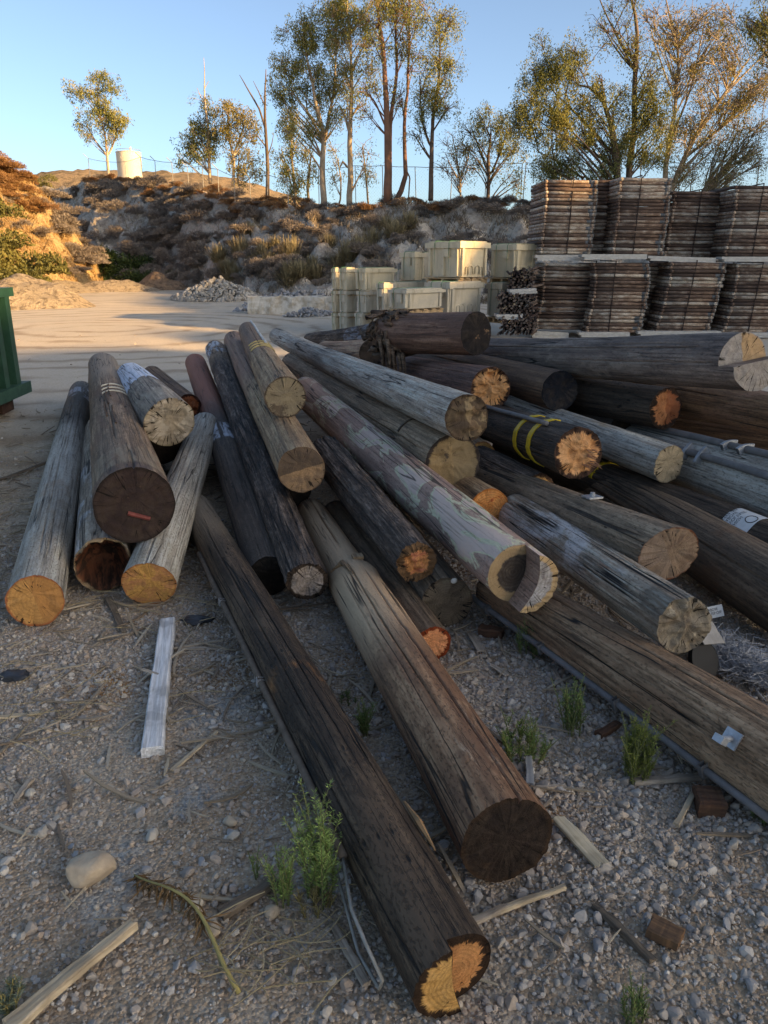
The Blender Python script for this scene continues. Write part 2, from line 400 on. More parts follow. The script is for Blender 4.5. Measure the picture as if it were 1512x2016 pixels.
# ------------------------------------------------------------------ hillsides
def hill_mat(name, a, b, dark, scale=1.0):
    m = NT(name, .95, .1)
    P = m.obj
    n1 = m.noise(P, .35 * scale, 6, .6); n2 = m.noise(P, 1.6 * scale, 6, .65, .4); n3 = m.noise(P, 9 * scale, 5, .65)
    c = m.mix(m.step(n1, .4, .62), a, b)
    c = m.mix(m.math('MULTIPLY', m.step(n2, .47, .62), .8), c, dark)
    c = m.mix(m.math('MULTIPLY', m.step(n3, .35, .7), .55), c, m.mix(.6, c, (.05, .038, .03)))
    m.color(c)
    m.bump(m.math('ADD', n3, m.math('MULTIPLY', n2, 2.0)), 1.0, .12)
    return m.m
def lerp_cols(cols, u):
    k = np.array(cols, float)
    return [np.interp(u, k[:, 0], k[:, j]) for j in range(1, k.shape[1])]
class Bank:
    """a cut slope given by its foot and its crest along a fan of bearings, with a plateau behind the crest"""
    def __init__(s, cols, back, gully, seed, prof=1.25, drop=0.0, rise=0.0):
        s.cols, s.back, s.gully, s.seed, s.prof, s.drop, s.rise = cols, back, gully, seed, prof, drop, rise
    def point(s, u, t):
        """t 0 foot .. 1 crest .. 2 far edge of the plateau"""
        u = np.asarray(u, float); t = np.asarray(t, float)
        df, vc, dc = lerp_cols(s.cols, u)
        y_ = (1008 - vc) / FPX
        ry = math.cos(PITCH) + y_ * math.sin(PITCH); rz = -math.sin(PITCH) + y_ * math.cos(PITCH)
        zc = CAM_H + rz * dc / ry
        kx = (u - 756) / FPX / .975
        tt = np.clip(t, 0, 1)
        y = df + (dc - df) * tt + np.clip(t - 1, 0, 1) * s.back
        z = zc * (tt ** s.prof) * (1 - .0 * tt) - .12
        z = z + np.clip(t - 1, 0, 1) * (s.rise - s.drop)
        x = kx * y
        w = np.sin(np.pi * np.clip(tt, 0, 1)) ** .7
        g = np.abs(fbm(x * .55 + y * .2, y * .12, 0, s.seed, 4)) - .25
        z = z - s.gully * g * w * (t < 1) + .22 * fbm(x * .9, y * .9, 0, s.seed + 9, 4) * np.clip(t * 4, 0, 1)
        z = z + .25 * s.gully * fbm(x * 2.2, y * 2.2, 0, s.seed + 19, 3) * w
        return np.stack([x, y, z], -1)
    def build(s, name, mat, u0, u1, nu=240, nt=46, nb=14):
        us = np.linspace(u0, u1, nu); ts = np.concatenate([np.linspace(-.04, 1, nt), np.linspace(1.02, 2, nb)])
        U, T = np.meshgrid(us, ts)
        V = s.point(U, T)
        return tag(link(name, mesh_np(name, V.reshape(-1, 3), grid_faces(*U.shape), mat, True)), kind='structure')
M_BANK = hill_mat('bank_soil', (.66, .54, .43), (.60, .52, .44), (.40, .31, .25))
M_SPUR = hill_mat('spur_soil', (.50, .34, .18), (.42, .27, .14), (.22, .12, .06))
# columns: bearing (as photo column), foot distance, crest row in the photo, crest distance
MAIN = Bank([(-900, 60, 420, 78), (60, 50, 385, 72), (130, 48, 368, 70), (200, 46, 366, 66), (235, 45, 352, 62), (300, 44, 352, 60), (360, 43, 358, 56), (450, 37, 380, 49), (520, 32, 396, 44), (640, 29.5, 412, 39), (760, 29, 404, 37), (900, 28.5, 402, 35), (1050, 27, 412, 34), (1500, 26, 408, 33), (2600, 25, 408, 33)], 45, 1.1, 21, 1.15, rise=1.0)
MAIN.build('hillside', M_BANK, -900, 2600, 420, 56)
SPUR = Bank([(-1500, 24, 120, 30), (-400, 27, 200, 36), (0, 33, 296, 42), (35, 33.5, 304, 42.5), (60, 34, 318, 43), (110, 36, 346, 44), (150, 38, 362, 46), (190, 40, 425, 46.5), (240, 42, 520, 47), (290, 43, 575, 47)], 14, .9, 51, .9, drop=7.0)
SPUR.build('hill', M_SPUR, -1500, 290, 200, 50, 12)
FARH = Bank([(-200, 100, 372, 150), (60, 100, 362, 150), (120, 100, 344, 150), (190, 100, 332, 150), (260, 100, 333, 150), (420, 100, 338, 150), (500, 100, 352, 150), (700, 100, 420, 150), (900, 100, 440, 150)], 60, .5, 71, 1.0, drop=6)
FARH.build('distant_hill', hill_mat('distant_scrub', (.36, .24, .145), (.27, .19, .12), (.13, .095, .06), .5), -200, 900, 120, 30, 6)

# the ridge on the right, added beyond the frame, shaped to shade the yard
def shade_ridge():
    s = np.array([SUN_H.x, SUN_H.y]); n = np.array([-SUN_H.y, SUN_H.x])
    prof = np.array([(-60, 1), (-9, 1.5), (-5, 5), (-3.2, 8.6), (0, 9.3), (9, 9.6), (10.9, 9.35), (11.15, 8.4), (11.8, 8.3), (12.1, 9.4), (13, 9.7), (13.9, 9.75), (14.3, 9.3), (14.8, 9.35), (15.2, 10.0), (16.4, 10.45), (18, 10.7), (19, 10.8), (22, 12), (25, 12.6), (29, 13.4), (32, 14.5), (34.1, 14.5), (34.7, 13.4), (40, 14), (42, 19), (44, 23), (50, 26), (80, 28)])  # heights notched to set the shade edges and sun streaks
    ts = np.linspace(-60, 90, 460); A = np.linspace(40, 110, 36)
    T, AA = np.meshgrid(ts, A)
    H = np.interp(T, prof[:, 0], prof[:, 1] + 35 * math.tan(SUN_EL) * (prof[:, 1] > 4)) + .045 * fbm(T * 2.2, 0, 0, 5, 4)
    k = np.where(AA < 60, np.clip((AA - 40) / 20, 0, 1) ** .8, np.clip(1 - (AA - 60) / 90, 0, 1))
    Z = H * k - .3 + .2 * fbm(T * .6, AA * .6, 0, 8, 3) * (AA < 56)
    V = np.stack([AA * s[0] + T * n[0], AA * s[1] + T * n[1], Z], -1)
    tag(link('shade_ridge', mesh_np('shade_ridge', V.reshape(-1, 3), grid_faces(*T.shape), M_BANK, True)), kind='structure')
shade_ridge()

# ------------------------------------------------------------------ gravel, splinters, straw: nobody could count them
def ico(sub):
    import bmesh
    bm = bmesh.new(); bmesh.ops.create_icosphere(bm, subdivisions=sub, radius=1)
    V = np.array([v.co[:] for v in bm.verts]); F = np.array([[v.index for v in f.verts] for f in bm.faces]); bm.free()
    return V, F
def stone_shapes(sub, n, rng, cuts=12):
    V, F = ico(sub); out = []
    for k in range(n):
        P = V.copy()
        for c in range(cuts):
            d = rng.normal(size=3); d /= np.linalg.norm(d); h = rng.uniform(.5, .82)
            e = P @ d - h; P -= np.clip(e, 0, None)[:, None] * d * .97
        P *= np.array([1, rng.uniform(.62, .95), rng.uniform(.42, .75)])
        P *= 1 + .05 * vnoise(P[:, 0] * 2 + k * 7, P[:, 1] * 2, P[:, 2] * 2, 3)[:, None]
        out.append(P)
    return out, F
def scatter(shapes, F, pos, size, rng, tilt=.5, sink=.3):
    n = len(pos); nv = len(shapes[0])
    idx = rng.integers(0, len(shapes), n); S = np.stack(shapes)[idx]
    a = rng.uniform(0, 2 * np.pi, n); b = rng.normal(0, tilt, n); c = rng.normal(0, tilt, n)
    ca, sa, cb, sb, cc, sc = np.cos(a), np.sin(a), np.cos(b), np.sin(b), np.cos(c), np.sin(c)
    x, y, z = S[..., 0], S[..., 1], S[..., 2]
    y, z = y * cb[:, None] - z * sb[:, None], y * sb[:, None] + z * cb[:, None]
    x, z = x * cc[:, None] + z * sc[:, None], -x * sc[:, None] + z * cc[:, None]
    x, y = x * ca[:, None] - y * sa[:, None], x * sa[:, None] + y * ca[:, None]
    P = np.stack([x, y, z], -1) * size[:, None, None]
    P += pos[:, None, :]; P[..., 2] += (size * (.5 - sink))[:, None]
    FF = (F[None] + (np.arange(n) * nv)[:, None, None]).reshape(-1, 3)
    return P.reshape(-1, 3), FF
def stone_mat(name, cols, rough=.8):
    m = NT(name, rough, .25)
    n = m.noise(m.obj, 60, 5, .65); n2 = m.noise(m.obj, 14, 3)
    c = m.ramp(m.island(), [(k / (len(cols) - 1), c) for k, c in enumerate(cols)])
    c = m.mix(m.math('MULTIPLY', m.step(n, .35, .7), .45), c, m.mix(.5, c, (.06, .05, .045)))
    c = m.mix(m.math('MULTIPLY', m.step(n2, .45, .65), .35), c, (.25, .2, .165))
    m.color(c); m.bump(n, .5, .003)
    return m.m
GRAVEL_COLS = [(0.470, 0.394, 0.330), (0.302, 0.255, 0.222), (0.538, 0.447, 0.354), (0.370, 0.325, 0.288), (0.448, 0.325, 0.240), (0.246, 0.215, 0.198), (0.605, 0.545, 0.480), (0.392, 0.336, 0.288), (0.336, 0.325, 0.318), (0.515, 0.394, 0.306), (0.347, 0.267, 0.210)]
M_STONE = stone_mat('gravel_stone', GRAVEL_COLS)
def fan_points(n, rng, y0, y1, dens):
    """random ground points in front of the camera, thinned by dens(x, y)"""
    y = np.sqrt(rng.uniform(y0 ** 2, y1 ** 2, n)); x = rng.uniform(-1, 1, n) * (.66 * y + .5)
    keep = rng.uniform(size=n) < dens(x, y)
    return x[keep], y[keep]
def gravel_density(x, y):
    # thick in front on the right, in drifts on the left, thin on the bare earth and towards the yard
    right = 1 / (1 + np.exp(-(x - .12 + (y - 1.5) * .25) * 5))
    drift = np.clip(.55 + .9 * fbm(x * 1.4, y * 1.4, 0, 33, 4), .12, 1)
    bare = 1 - .5 * np.exp(-(((x + .62) / .42) ** 2 + ((y - 2.35) / .75) ** 2))
    d = (.85 + .15 * right) * (.45 + .55 * drift) * bare
    return np.clip(d, 0, 1) * np.clip(1.15 - (y - 3.2) / 3.4, .10, 1)
def gravel():
    rng = np.random.default_rng(5)
    Vs, Fs, n0 = [], [], 0
    for sub, n, y0, y1, s0, s1, sg in ((2, 14000, .9, 3.0, .007, .019, .42), (1, 58000, .9, 4.4, .005, .012, .42), (1, 21000, 2.4, 8.5, .009, .018, .4), (1, 120000, .9, 3.6, .003, .006, .38), (1, 1800, 6, 17, .012, .03, .5)):
        shapes, F = stone_shapes(sub, 14, rng)
        dens = (lambda x, y: gravel_density(x, y) * (.35 + .65 / (1 + np.exp(-(x - .05) * 6)))) if sub == 2 else gravel_density
        x, y = fan_points(n, rng, y0, y1, dens)
        size = np.clip(rng.lognormal(np.log((s0 * s1) ** .5), sg, len(x)), s0 * .6, s1 * 1.35)
        pos = np.stack([x, y, ground_h(x, y)], -1)
        V, FF = scatter(shapes, F, pos, size, rng, .45, .28)
        Vs.append(V); Fs.append(FF + n0); n0 += len(V)
    o = link('gravel', mesh_np('gravel', np.vstack(Vs), np.vstack(Fs), M_STONE, False))
    tag(o, 'loose grey and tan gravel strewn over the dirt around the poles', 'gravel', kind='stuff')
gravel()
def sticks_np(x, y, z, L, w, h, yaw, pitch, bend, rng, seg=4):
    """many thin splinters as tapered bent boxes"""
    n = len(x); t = np.linspace(-.5, .5, seg + 1)
    px = t[None] * L[:, None]; py = bend[:, None] * (t[None] ** 2 - .12) * L[:, None]
    wv = w[:, None] * (1 - .55 * np.abs(t[None] * 2) ** 2.5)
    V = np.zeros((n, seg + 1, 4, 3))
    for k, (a, b) in enumerate(((-1, -1), (1, -1), (1, 1), (-1, 1))):
        V[:, :, k, 0] = px; V[:, :, k, 1] = py + a * wv / 2; V[:, :, k, 2] = b * h[:, None] / 2 + px * np.tan(pitch)[:, None]
    c, s = np.cos(yaw)[:, None, None], np.sin(yaw)[:, None, None]
    X_, Y_ = V[..., 0] * c - V[..., 1] * s, V[..., 0] * s + V[..., 1] * c
    V[..., 0] = X_ + x[:, None, None]; V[..., 1] = Y_ + y[:, None, None]; V[..., 2] += z[:, None, None]
    base = (np.arange(n) * (seg + 1) * 4)[:, None, None, None]
    i = np.arange(seg)[None, :, None, None] * 4; j = np.arange(4)[None, None, :, None]; k2 = (np.arange(4) + 1)[None, None, :, None] % 4
    Q = np.concatenate([base + i + j, base + i + k2, base + i + 4 + k2, base + i + 4 + j], -1).reshape(-1, 4)
    e0 = base[:, 0, 0] + np.array([[3, 2, 1, 0]]); e1 = base[:, 0, 0] + seg * 4 + np.array([[0, 1, 2, 3]])
    return V.reshape(-1, 3), np.vstack([Q, e0, e1])
def splinter_mat(name, cols):
    m = NT(name, .85, .2)
    c = m.ramp(m.island(), [(k / (len(cols) - 1), c) for k, c in enumerate(cols)])
    n = m.noise(m.obj, 70, 4)
    c = m.mix(m.math('MULTIPLY', n, .45), c, (.05, .04, .032))
    m.color(c); m.bump(n, .5, .002)
    return m.m
def litter():
    rng = np.random.default_rng(9)
    n = 3400
    def dens(x, y):
        a = np.exp(-(((x + 1.9) / 1.1) ** 2 + ((y - 4.3) / 1.6) ** 2)) + .9 * np.exp(-(((x - .0) / 1.3) ** 2 + ((y - 3.1) / .9) ** 2)) + .5 * np.exp(-(((x + .75) / .6) ** 2 + ((y - 3.1) / .6) ** 2))
        return np.clip(.13 + a, 0, 1) * (y < 9)
    x, y = fan_points(n * 3, rng, .9, 8.5, dens); n = len(x)
    L = np.clip(rng.lognormal(np.log(.09), .6, n), .03, .38); w = L * rng.uniform(.025, .085, n); w = np.clip(w, .0025, .012)
    V, Q = sticks_np(x, y, ground_h(x, y) + rng.uniform(.004, .022, n), L, w, np.clip(w * .5, .0025, .008), rng.uniform(0, np.pi, n), rng.normal(0, .09, n), rng.normal(0, .18, n), rng)
    tag(link('wood_splinters', mesh_np('wood_splinters', V, Q, splinter_mat('splinter_wood', [(.46, .36, .26), (.26, .19, .13), (.55, .44, .33), (.34, .25, .18), (.19, .13, .09), (.60, .47, .33)]))), 'grey and brown bark splinters and wood chips littering the ground', 'wood chips', kind='stuff')
    n = 420
    cx, cy = [], []
    for (u, v, r, k) in ((470, 1900, .09, 24), (560, 1870, .10, 14), (90, 1420, .25, 40), (60, 1010, .4, 70), (150, 900, .6, 70), (300, 1200, .2, 50)):
        p, _ = at(u, v, z=0)
        cx.append(p.x + rng.normal(0, r, k)); cy.append(p.y + rng.normal(0, r * .8, k))
    x, y = np.concatenate(cx), np.concatenate(cy); n = len(x)
    L = rng.uniform(.06, .24, n); w = np.full(n, .0028)
    V, Q = sticks_np(x, y, ground_h(x, y) + rng.uniform(.012, .04, n), L, w, w * .8, rng.uniform(0, np.pi, n), rng.normal(0, .12, n), rng.normal(0, .5, n), rng, 6)
    tag(link('dry_straw', mesh_np('dry_straw', V, Q, splinter_mat('straw', [(.42, .32, .18), (.34, .25, .14), (.48, .38, .24), (.25, .18, .1)]))), 'thin bleached straw and dead grass stems scattered on the gravel', 'straw', kind='stuff')
litter()

# ------------------------------------------------------------------ utility poles
class Pole:
    def __init__(s, label, near, far, wood, end, seed=1, nth=72, beyond=0.0, slant=(0, 0), step=None, hollow=False, cracks=(), knots=(), rough=.026, bark=0.0, bow=0.0, prof=None, capn=.004, group=None, flare=0.0, kinds=None):
        P0, t0 = at(near[0], near[1], z=near[3]); P1, t1 = at(far[0], far[1], z=far[3])
        s.R0 = near[2] * t0 / FPX; R1 = far[2] * t1 / FPX
        L0 = (P1 - P0).length; d = (P1 - P0).normalized()
        s.L = L0 + beyond; R1 = max(.5 * s.R0, R1 + (R1 - s.R0) * beyond / L0)
        s.R1 = R1
        Z = -d; X = Vector((0, 0, 1)).cross(Z).normalized(); Y = Z.cross(X)
        M = Matrix((X, Y, Z)).transposed().to_4x4(); M.translation = P0
        s.root = empty('utility_pole'); s.root.matrix_world = M
        tag(s.root, label, 'utility pole', group or 'old utility poles in the pile')
        rg0 = np.random.default_rng(seed + 700)
        if not cracks or len(cracks) < 4:      # drying checks every old pole has, along its upper side
            cracks = list(cracks)
            for q in range(7 if group is None else 0):
                z0 = -rg0.uniform(.05, max(.4, s.L * .6)); cracks.append((rg0.uniform(.15, 3.0), z0, z0 - rg0.uniform(.5, 2.4), rg0.uniform(.006, .017), rg0.uniform(.03, .06)))
        knots = list(knots) + [(rg0.uniform(.2, 2.9), -rg0.uniform(.2, s.L * .8), rg0.uniform(-.010, .008), rg0.uniform(.014, .03)) for q in range(9)]
        bow = bow + rg0.uniform(-.03, .03) * min(1.0, s.L / 5)
        s.seed, s.prof, s.rough, s.bark, s.bow, s.knots, s.cracks, s.slant = seed, prof, rough, bark, bow, knots, cracks, slant
        rng = np.random.default_rng(seed + 100)
        th = list(np.linspace(0, 2 * np.pi, nth, endpoint=False))
        extra = []
        for ck in cracks:
            w = ck[4]
            extra += [(ck[0] + k * w) % (2 * np.pi) for k in (-1, -.45, 0, .45, 1)]
        if step: extra += [(step['ang'] + k * np.pi / 2) % (2 * np.pi) for k in (-1, 1)]
        th = [t for t in th if all(abs((t - e + np.pi) % (2 * np.pi) - np.pi) > .012 for e in extra)] + extra
        s.th = np.array(sorted(th)); n = len(s.th)
        sd = step['d'] if step else 0.0
        zr = [0.0] + list(-np.cumsum(np.concatenate([np.full(12, .02), np.geomspace(.025, .07, 14)])))
        while zr[-1] > -s.L: zr.append(zr[-1] - .07)
        zr = [z for z in zr if z > -s.L + .02] + [-s.L]
        if step: zr = sorted([z for z in zr if abs(z + sd) > .008] + [-sd], reverse=True)
        zr = np.array(zr); m = len(zr)
        T, Zg = np.meshgrid(s.th, zr)
        V = s.surface(T, Zg)
        V[..., 2] += np.where(np.abs(Zg) < 1e-6, 1, 0) * .005 * fbm(np.cos(T) * 9, np.sin(T) * 9, 0, seed, 3)      # ragged rim
        # saw slant of the end fades out along the shaft
        fade = np.exp(-np.abs(Zg) / .18)
        V[..., 2] += (slant[0] * V[..., 0] + slant[1] * V[..., 1]) * fade
        i = np.arange(m - 1)[:, None] * n; j = np.arange(n)[None]; k = (j + 1) % n
        Q = np.stack([i + j, i + n + j, i + n + k, i + k], -1)
        if step:
            tm = s.th + ((np.roll(s.th, -1) - s.th) % (2 * np.pi)) / 2
            front = np.cos(tm - step['ang']) < 0
            rows = (zr[:-1] > -sd + 1e-6)
            keep = ~(rows[:, None] & ~front[None])
            Q = Q[keep]
        Q = Q.reshape(-1, 4)
        Vf = V.reshape(-1, 3); c = len(Vf)
        Vf = np.vstack([Vf, V[-1].mean(0)])
        jj = np.arange(n); kk = (jj + 1) % n
        T3 = np.stack([np.full(n, c), (m - 1) * n + kk, (m - 1) * n + jj], -1)
        s.shaft = link('shaft', mesh_np('shaft', Vf, [Q, T3], wood, True), s.root)
        em = end if isinstance(end, (list, tuple)) else [end]
        em = [e(s.R0) if callable(e) else e for e in em]
        if step:
            a0 = (step['ang'] + np.pi / 2) % (2 * np.pi)
            ti = np.argmin(np.abs((s.th - a0 + np.pi) % (2 * np.pi) - np.pi)); order = np.roll(np.arange(n), -ti)
            half = np.cumsum(np.concatenate([[0], ((s.th[order][1:] - s.th[order][:-1]) % (2 * np.pi))]))
            fi = order[half <= np.pi + 1e-6]                           # front half rim
            bi = np.concatenate([order[half >= np.pi - 1e-6], [order[0]]])   # recessed half rim
            zi = int(np.argmin(np.abs(zr + sd)))
            nn = np.array([math.cos(step['ang']), math.sin(step['ang']), 0]); cv = -step.get('curve', 0.0) * s.R0
            chord = lambda a, b, u: a[None] + (b - a)[None] * u[:, None] + nn[None] * (cv * np.sin(np.pi * u))[:, None]
            s.half_cap(V[0][fi], em[0], capn, seed, chord); s.half_cap(V[zi][bi], em[1 if len(em) > 1 else 0], capn, seed + 1, chord)
            p, q = V[0][fi[0]], V[0][fi[-1]]; p2, q2 = V[zi][fi[0]], V[zi][fi[-1]]
            U, W_ = np.meshgrid(np.linspace(0, 1, 24), np.linspace(0, 1, 8))
            top = p[None] + (q - p)[None] * U.reshape(-1, 1); bot = p2[None] + (q2 - p2)[None] * U.reshape(-1, 1)
            P = top + (bot - top) * W_.reshape(-1, 1)
            bulge = cv * np.sin(np.pi * U.reshape(-1)) + .002 * fbm(P[:, 0] * 40, P[:, 1] * 40, P[:, 2] * 40, 4, 3)
            P = P + nn[None] * bulge[:, None]
            link('notch_wall', mesh_np('notch_wall', P, grid_faces(8, 24), step.get('wall', wood), True), s.root)
        elif hollow:
            fr = np.array([1, .97, .93, .89, .86, .82, .76, .66, .5, .3, .12, .02]); zz = np.array([0, .006, .004, 0, -.02, -.06, -.12, -.2, -.24, -.22, -.2, -.2])
            s.cap(V[0], fr, zz, em[0], .035, seed)
        else:
            fr = np.concatenate([[1, .985], np.linspace(.95, .02, 20)]); s.cap(V[0], fr, fr * 0, em[0], capn, seed)
    def radius(s, z):
        t = np.clip(-z / s.L, 0, 1)
        r = s.R0 + (s.R1 - s.R0) * t
        if s.prof is not None:
            k = np.array(sorted(s.prof)); r = r * np.interp(z, k[:, 0], k[:, 1])
        return r
    def surface(s, T, Zg):
        r = s.radius(Zg)
        cx, cy = np.cos(T), np.sin(T)
        r = r * (1 + s.rough * fbm(cx * 1.3, cy * 1.3, Zg * 1.2, s.seed, 3) + .35 * s.rough * fbm(cx * 5, cy * 5, Zg * 1.5, s.seed + 5, 3))
        if s.bark: r = r + s.bark * (np.abs(fbm(cx * 7, cy * 7, Zg * 4.5, s.seed + 8, 3)) - .3)
        for (t, z, h, w) in s.knots:
            dt = (T - t + np.pi) % (2 * np.pi) - np.pi
            r = r + h * np.exp(-((dt * s.R0 / w) ** 2 + ((Zg - z) / w) ** 2))
        for (t, z0, z1, dep, w) in s.cracks:
            dt = np.abs((T - t + np.pi) % (2 * np.pi) - np.pi)
            win = np.clip((Zg - z1) / .15, 0, 1) * np.clip((z0 - Zg) / .15, 0, 1) if z0 < 0 else np.clip((Zg - z1) / .15, 0, 1)
            win = win * (.75 + .35 * vnoise(Zg * 4, t * 7, 0, s.seed))
            r = r - dep * win * np.clip(1 - dt / w, 0, 1)
        tw = .05 * fbm(Zg * .9, 0, s.seed * .37, 2, 3) + .012 * fbm(Zg * 5, 0, s.seed * .37, 3, 2)
        tw = tw * np.clip(-Zg / .4, 0, 1)
        Tt = T + tw
        V = np.stack([r * np.cos(Tt), r * np.sin(Tt), Zg + 0 * T], -1)
        V[..., 1] += s.bow * np.sin(np.pi * np.clip(-Zg / s.L, 0, 1))
        return V
    def at(s, th, z, off=0.0):
        v = s.surface(np.array([[th]]), np.array([[z]]))[0, 0]
        return np.array([v[0] + off * math.cos(th), v[1] + off * math.sin(th), v[2]])
    def cap(s, rim, fr, zz, mat, amp, seed):
        n = len(rim); c = rim.mean(0)
        V = c + (rim - c)[None] * fr[:, None, None]
        nz = fbm(V[..., 0] * 22, V[..., 1] * 22, 0, seed, 3) * amp * np.clip((1 - fr) * 12, 0.12, 1)[:, None]
        V[..., 2] += zz[:, None] + nz
        m = len(fr)
        i = np.arange(m - 1)[:, None] * n; j = np.arange(n)[None]; k = (j + 1) % n
        Q = np.stack([i + j, i + k, i + n + k, i + n + j], -1).reshape(-1, 4)
        V = np.vstack([V.reshape(-1, 3), V[-1].mean(0)])
        jj = np.arange(n); kk = (jj + 1) % n
        T3 = np.stack([np.full(n, m * n), (m - 1) * n + jj, (m - 1) * n + kk], -1)
        link('cut_end', mesh_np('cut_end', V, [Q, T3], mat, True), s.root)
    def half_cap(s, rim, mat, amp, seed, chord):
        n = len(rim)
        fr = np.concatenate([[1, .985], np.linspace(.95, 0, 18)])
        C = chord(rim[0], rim[-1], np.linspace(0, 1, n))
        V = C[None] + (rim - C)[None] * fr[:, None, None]
        V[..., 2] += fbm(V[..., 0] * 22, V[..., 1] * 22, 0, seed, 3) * amp * np.clip((1 - fr) * 12, .12, 1)[:, None] * np.clip(fr * 8, 0, 1)[:, None]
        V = V.reshape(-1, 3)
        m = len(fr); i = np.arange(m - 1)[:, None] * n; j = np.arange(n - 1)[None]
        Q = np.stack([i + j, i + j + 1, i + n + j + 1, i + n + j], -1).reshape(-1, 4)
        T3 = np.zeros((0, 3), int)
        link('cut_end', mesh_np('cut_end', V, [Q, T3], mat, True), s.root)
    # --- fittings that stay on the pole
    def band(s, name, z, width, thick, mat, th0=0, th1=2 * np.pi, tilt=0.0, label=None):
        n = 48; th = np.linspace(th0, th1, n)
        rows = []
        for (dz, o) in ((-.5, -.002), (-.5, thick), (.5, thick), (.5, -.002)):
            rows.append([s.at(t, z + dz * width + tilt * math.cos(t), o) for t in th])
        V = np.array(rows); i = np.arange(3)[:, None] * n + np.arange(n - 1)[None]
        Q = np.stack([i, i + 1, i + n + 1, i + n], -1).reshape(-1, 4)
        o = link(name, mesh_np(name, V.reshape(-1, 3), Q, mat, False), s.root)
        if label: o['label'] = label
        return o
    def pipe(s, name, th, z0, z1, r, mat, off=None, n=14, drift=0.0, flare=1.0):
        b = MB(); off = r if off is None else off
        zs = np.linspace(z0, z1, n)
        b.tube([s.at(th + drift * k / n, z, off) for k, z in enumerate(zs)], np.linspace(r, r * flare, n), 10)
        return b.build(name, mat, s.root, True)

def EM(*a, **k): return lambda R: end_mat('sawn_end', R, *a, **k)
def wmat(name, *a, **k): return wood_mat(name, *a, **k)
M_GALV = plain_mat('galvanised_steel', (.42, .44, .46), .5, .5, .35, 30, .3, .002, metal=.55)
M_CONDUIT = plain_mat('grey_conduit', (.19, .18, .175), .7, .3, .35, 12, .4, .003)
M_WIRE = plain_mat('dull_wire', (.34, .31, .27), .6, .4, .3, 30, 0)
M_YELLOW = plain_mat('yellow_strap', (.72, .46, .03), .55, .4, .25, 25, .1)
M_WHITE = plain_mat('weathered_white_paint', (.66, .64, .60), .7, .3, .3, 25, .4, c2=(.42, .38, .34))
M_RUSTRED = plain_mat('red_strip', (.22, .05, .04), .7, .3, .4, 40, .2)
G = (.012, .010, .009)
w_grey = lambda sd, **k: wmat('grey_weathered_wood', (.115, .12, .12), (.23, .25, .26), (.30, .335, .36), sd, **{**dict(cracks=.6, patch=(.17, .15, .13), patch_thr=.58), **k})
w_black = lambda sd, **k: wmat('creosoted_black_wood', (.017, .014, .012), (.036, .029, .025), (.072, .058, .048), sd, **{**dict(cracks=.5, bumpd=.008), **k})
w_brown = lambda sd, **k: wmat('treated_brown_wood', (.035, .022, .016), (.085, .053, .036), (.15, .10, .068), sd, **{**dict(cracks=.55), **k})
w_tan = lambda sd, **k: wmat('tan_worn_wood', (.07, .05, .036), (.185, .135, .092), (.30, .235, .165), sd, **{**dict(cracks=.5, patch=(.10, .07, .05), patch_thr=.56), **k})
w_bark = lambda sd, **k: wmat('cracked_dark_bark', (.022, .018, .017), (.055, .045, .042), (.16, .14, .135), sd, **{**dict(cracks=.9, bark=.8, bumpd=.012), **k})
POLES = {}
def pole(key, *a, **k):
    p = Pole(*a, **k); POLES[key] = p; return p
pi = math.pi

# left-hand heap
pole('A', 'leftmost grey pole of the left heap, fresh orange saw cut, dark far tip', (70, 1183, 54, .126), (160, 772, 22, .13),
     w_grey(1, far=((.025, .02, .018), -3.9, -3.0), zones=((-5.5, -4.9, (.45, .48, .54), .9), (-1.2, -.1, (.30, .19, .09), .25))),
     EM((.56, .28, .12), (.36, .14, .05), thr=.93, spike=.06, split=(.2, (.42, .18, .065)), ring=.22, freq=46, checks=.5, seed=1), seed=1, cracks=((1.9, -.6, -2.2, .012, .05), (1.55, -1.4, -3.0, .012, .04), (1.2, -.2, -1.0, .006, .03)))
b = pole('B', 'thick brown pole on top of the left heap, dark cracked butt end, wire loops', (265, 995, 77, .45), (203, 722, 28, .46),
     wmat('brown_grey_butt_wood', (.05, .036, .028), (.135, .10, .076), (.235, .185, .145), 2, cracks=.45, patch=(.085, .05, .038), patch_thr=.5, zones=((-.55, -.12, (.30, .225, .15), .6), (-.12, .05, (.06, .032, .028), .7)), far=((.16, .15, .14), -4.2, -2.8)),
     EM((.034, .023, .022), (.02, .015, .014), thr=.95, spike=.1, inner2=(.024, .017, .018), ring=.5, freq=26, checks=.4, seed=2, patch=(.055, .034, .026), patch_thr=.64), seed=2, nth=90, cracks=((1.5, .1, -.5, .012, .04),), rough=.022)
for k, z in enumerate((-2.55, -2.72, -2.9)): b.band('wire_loop', z, .014, .010, plain_mat('pale_wire', (.58, .52, .42), .6, .3, .2), .3, 1.95, -.02)
mb = MB(); mb.tube([(-.035, -.035, .004), (.065, -.075, .004)], .011, 8); o = mb.build('red_strip', M_RUSTRED, b.root)
mb = MB()
for (t0, z) in ((1.75, -2.0), (1.6, -2.3), (1.9, -1.5), (1.65, -1.2)): mb.tube([b.at(t0 + .05 * math.sin(q), z - .22 * q, .004) for q in range(4)], .006, 6)
mb.build('bark_shred', w_brown(90), b.root)
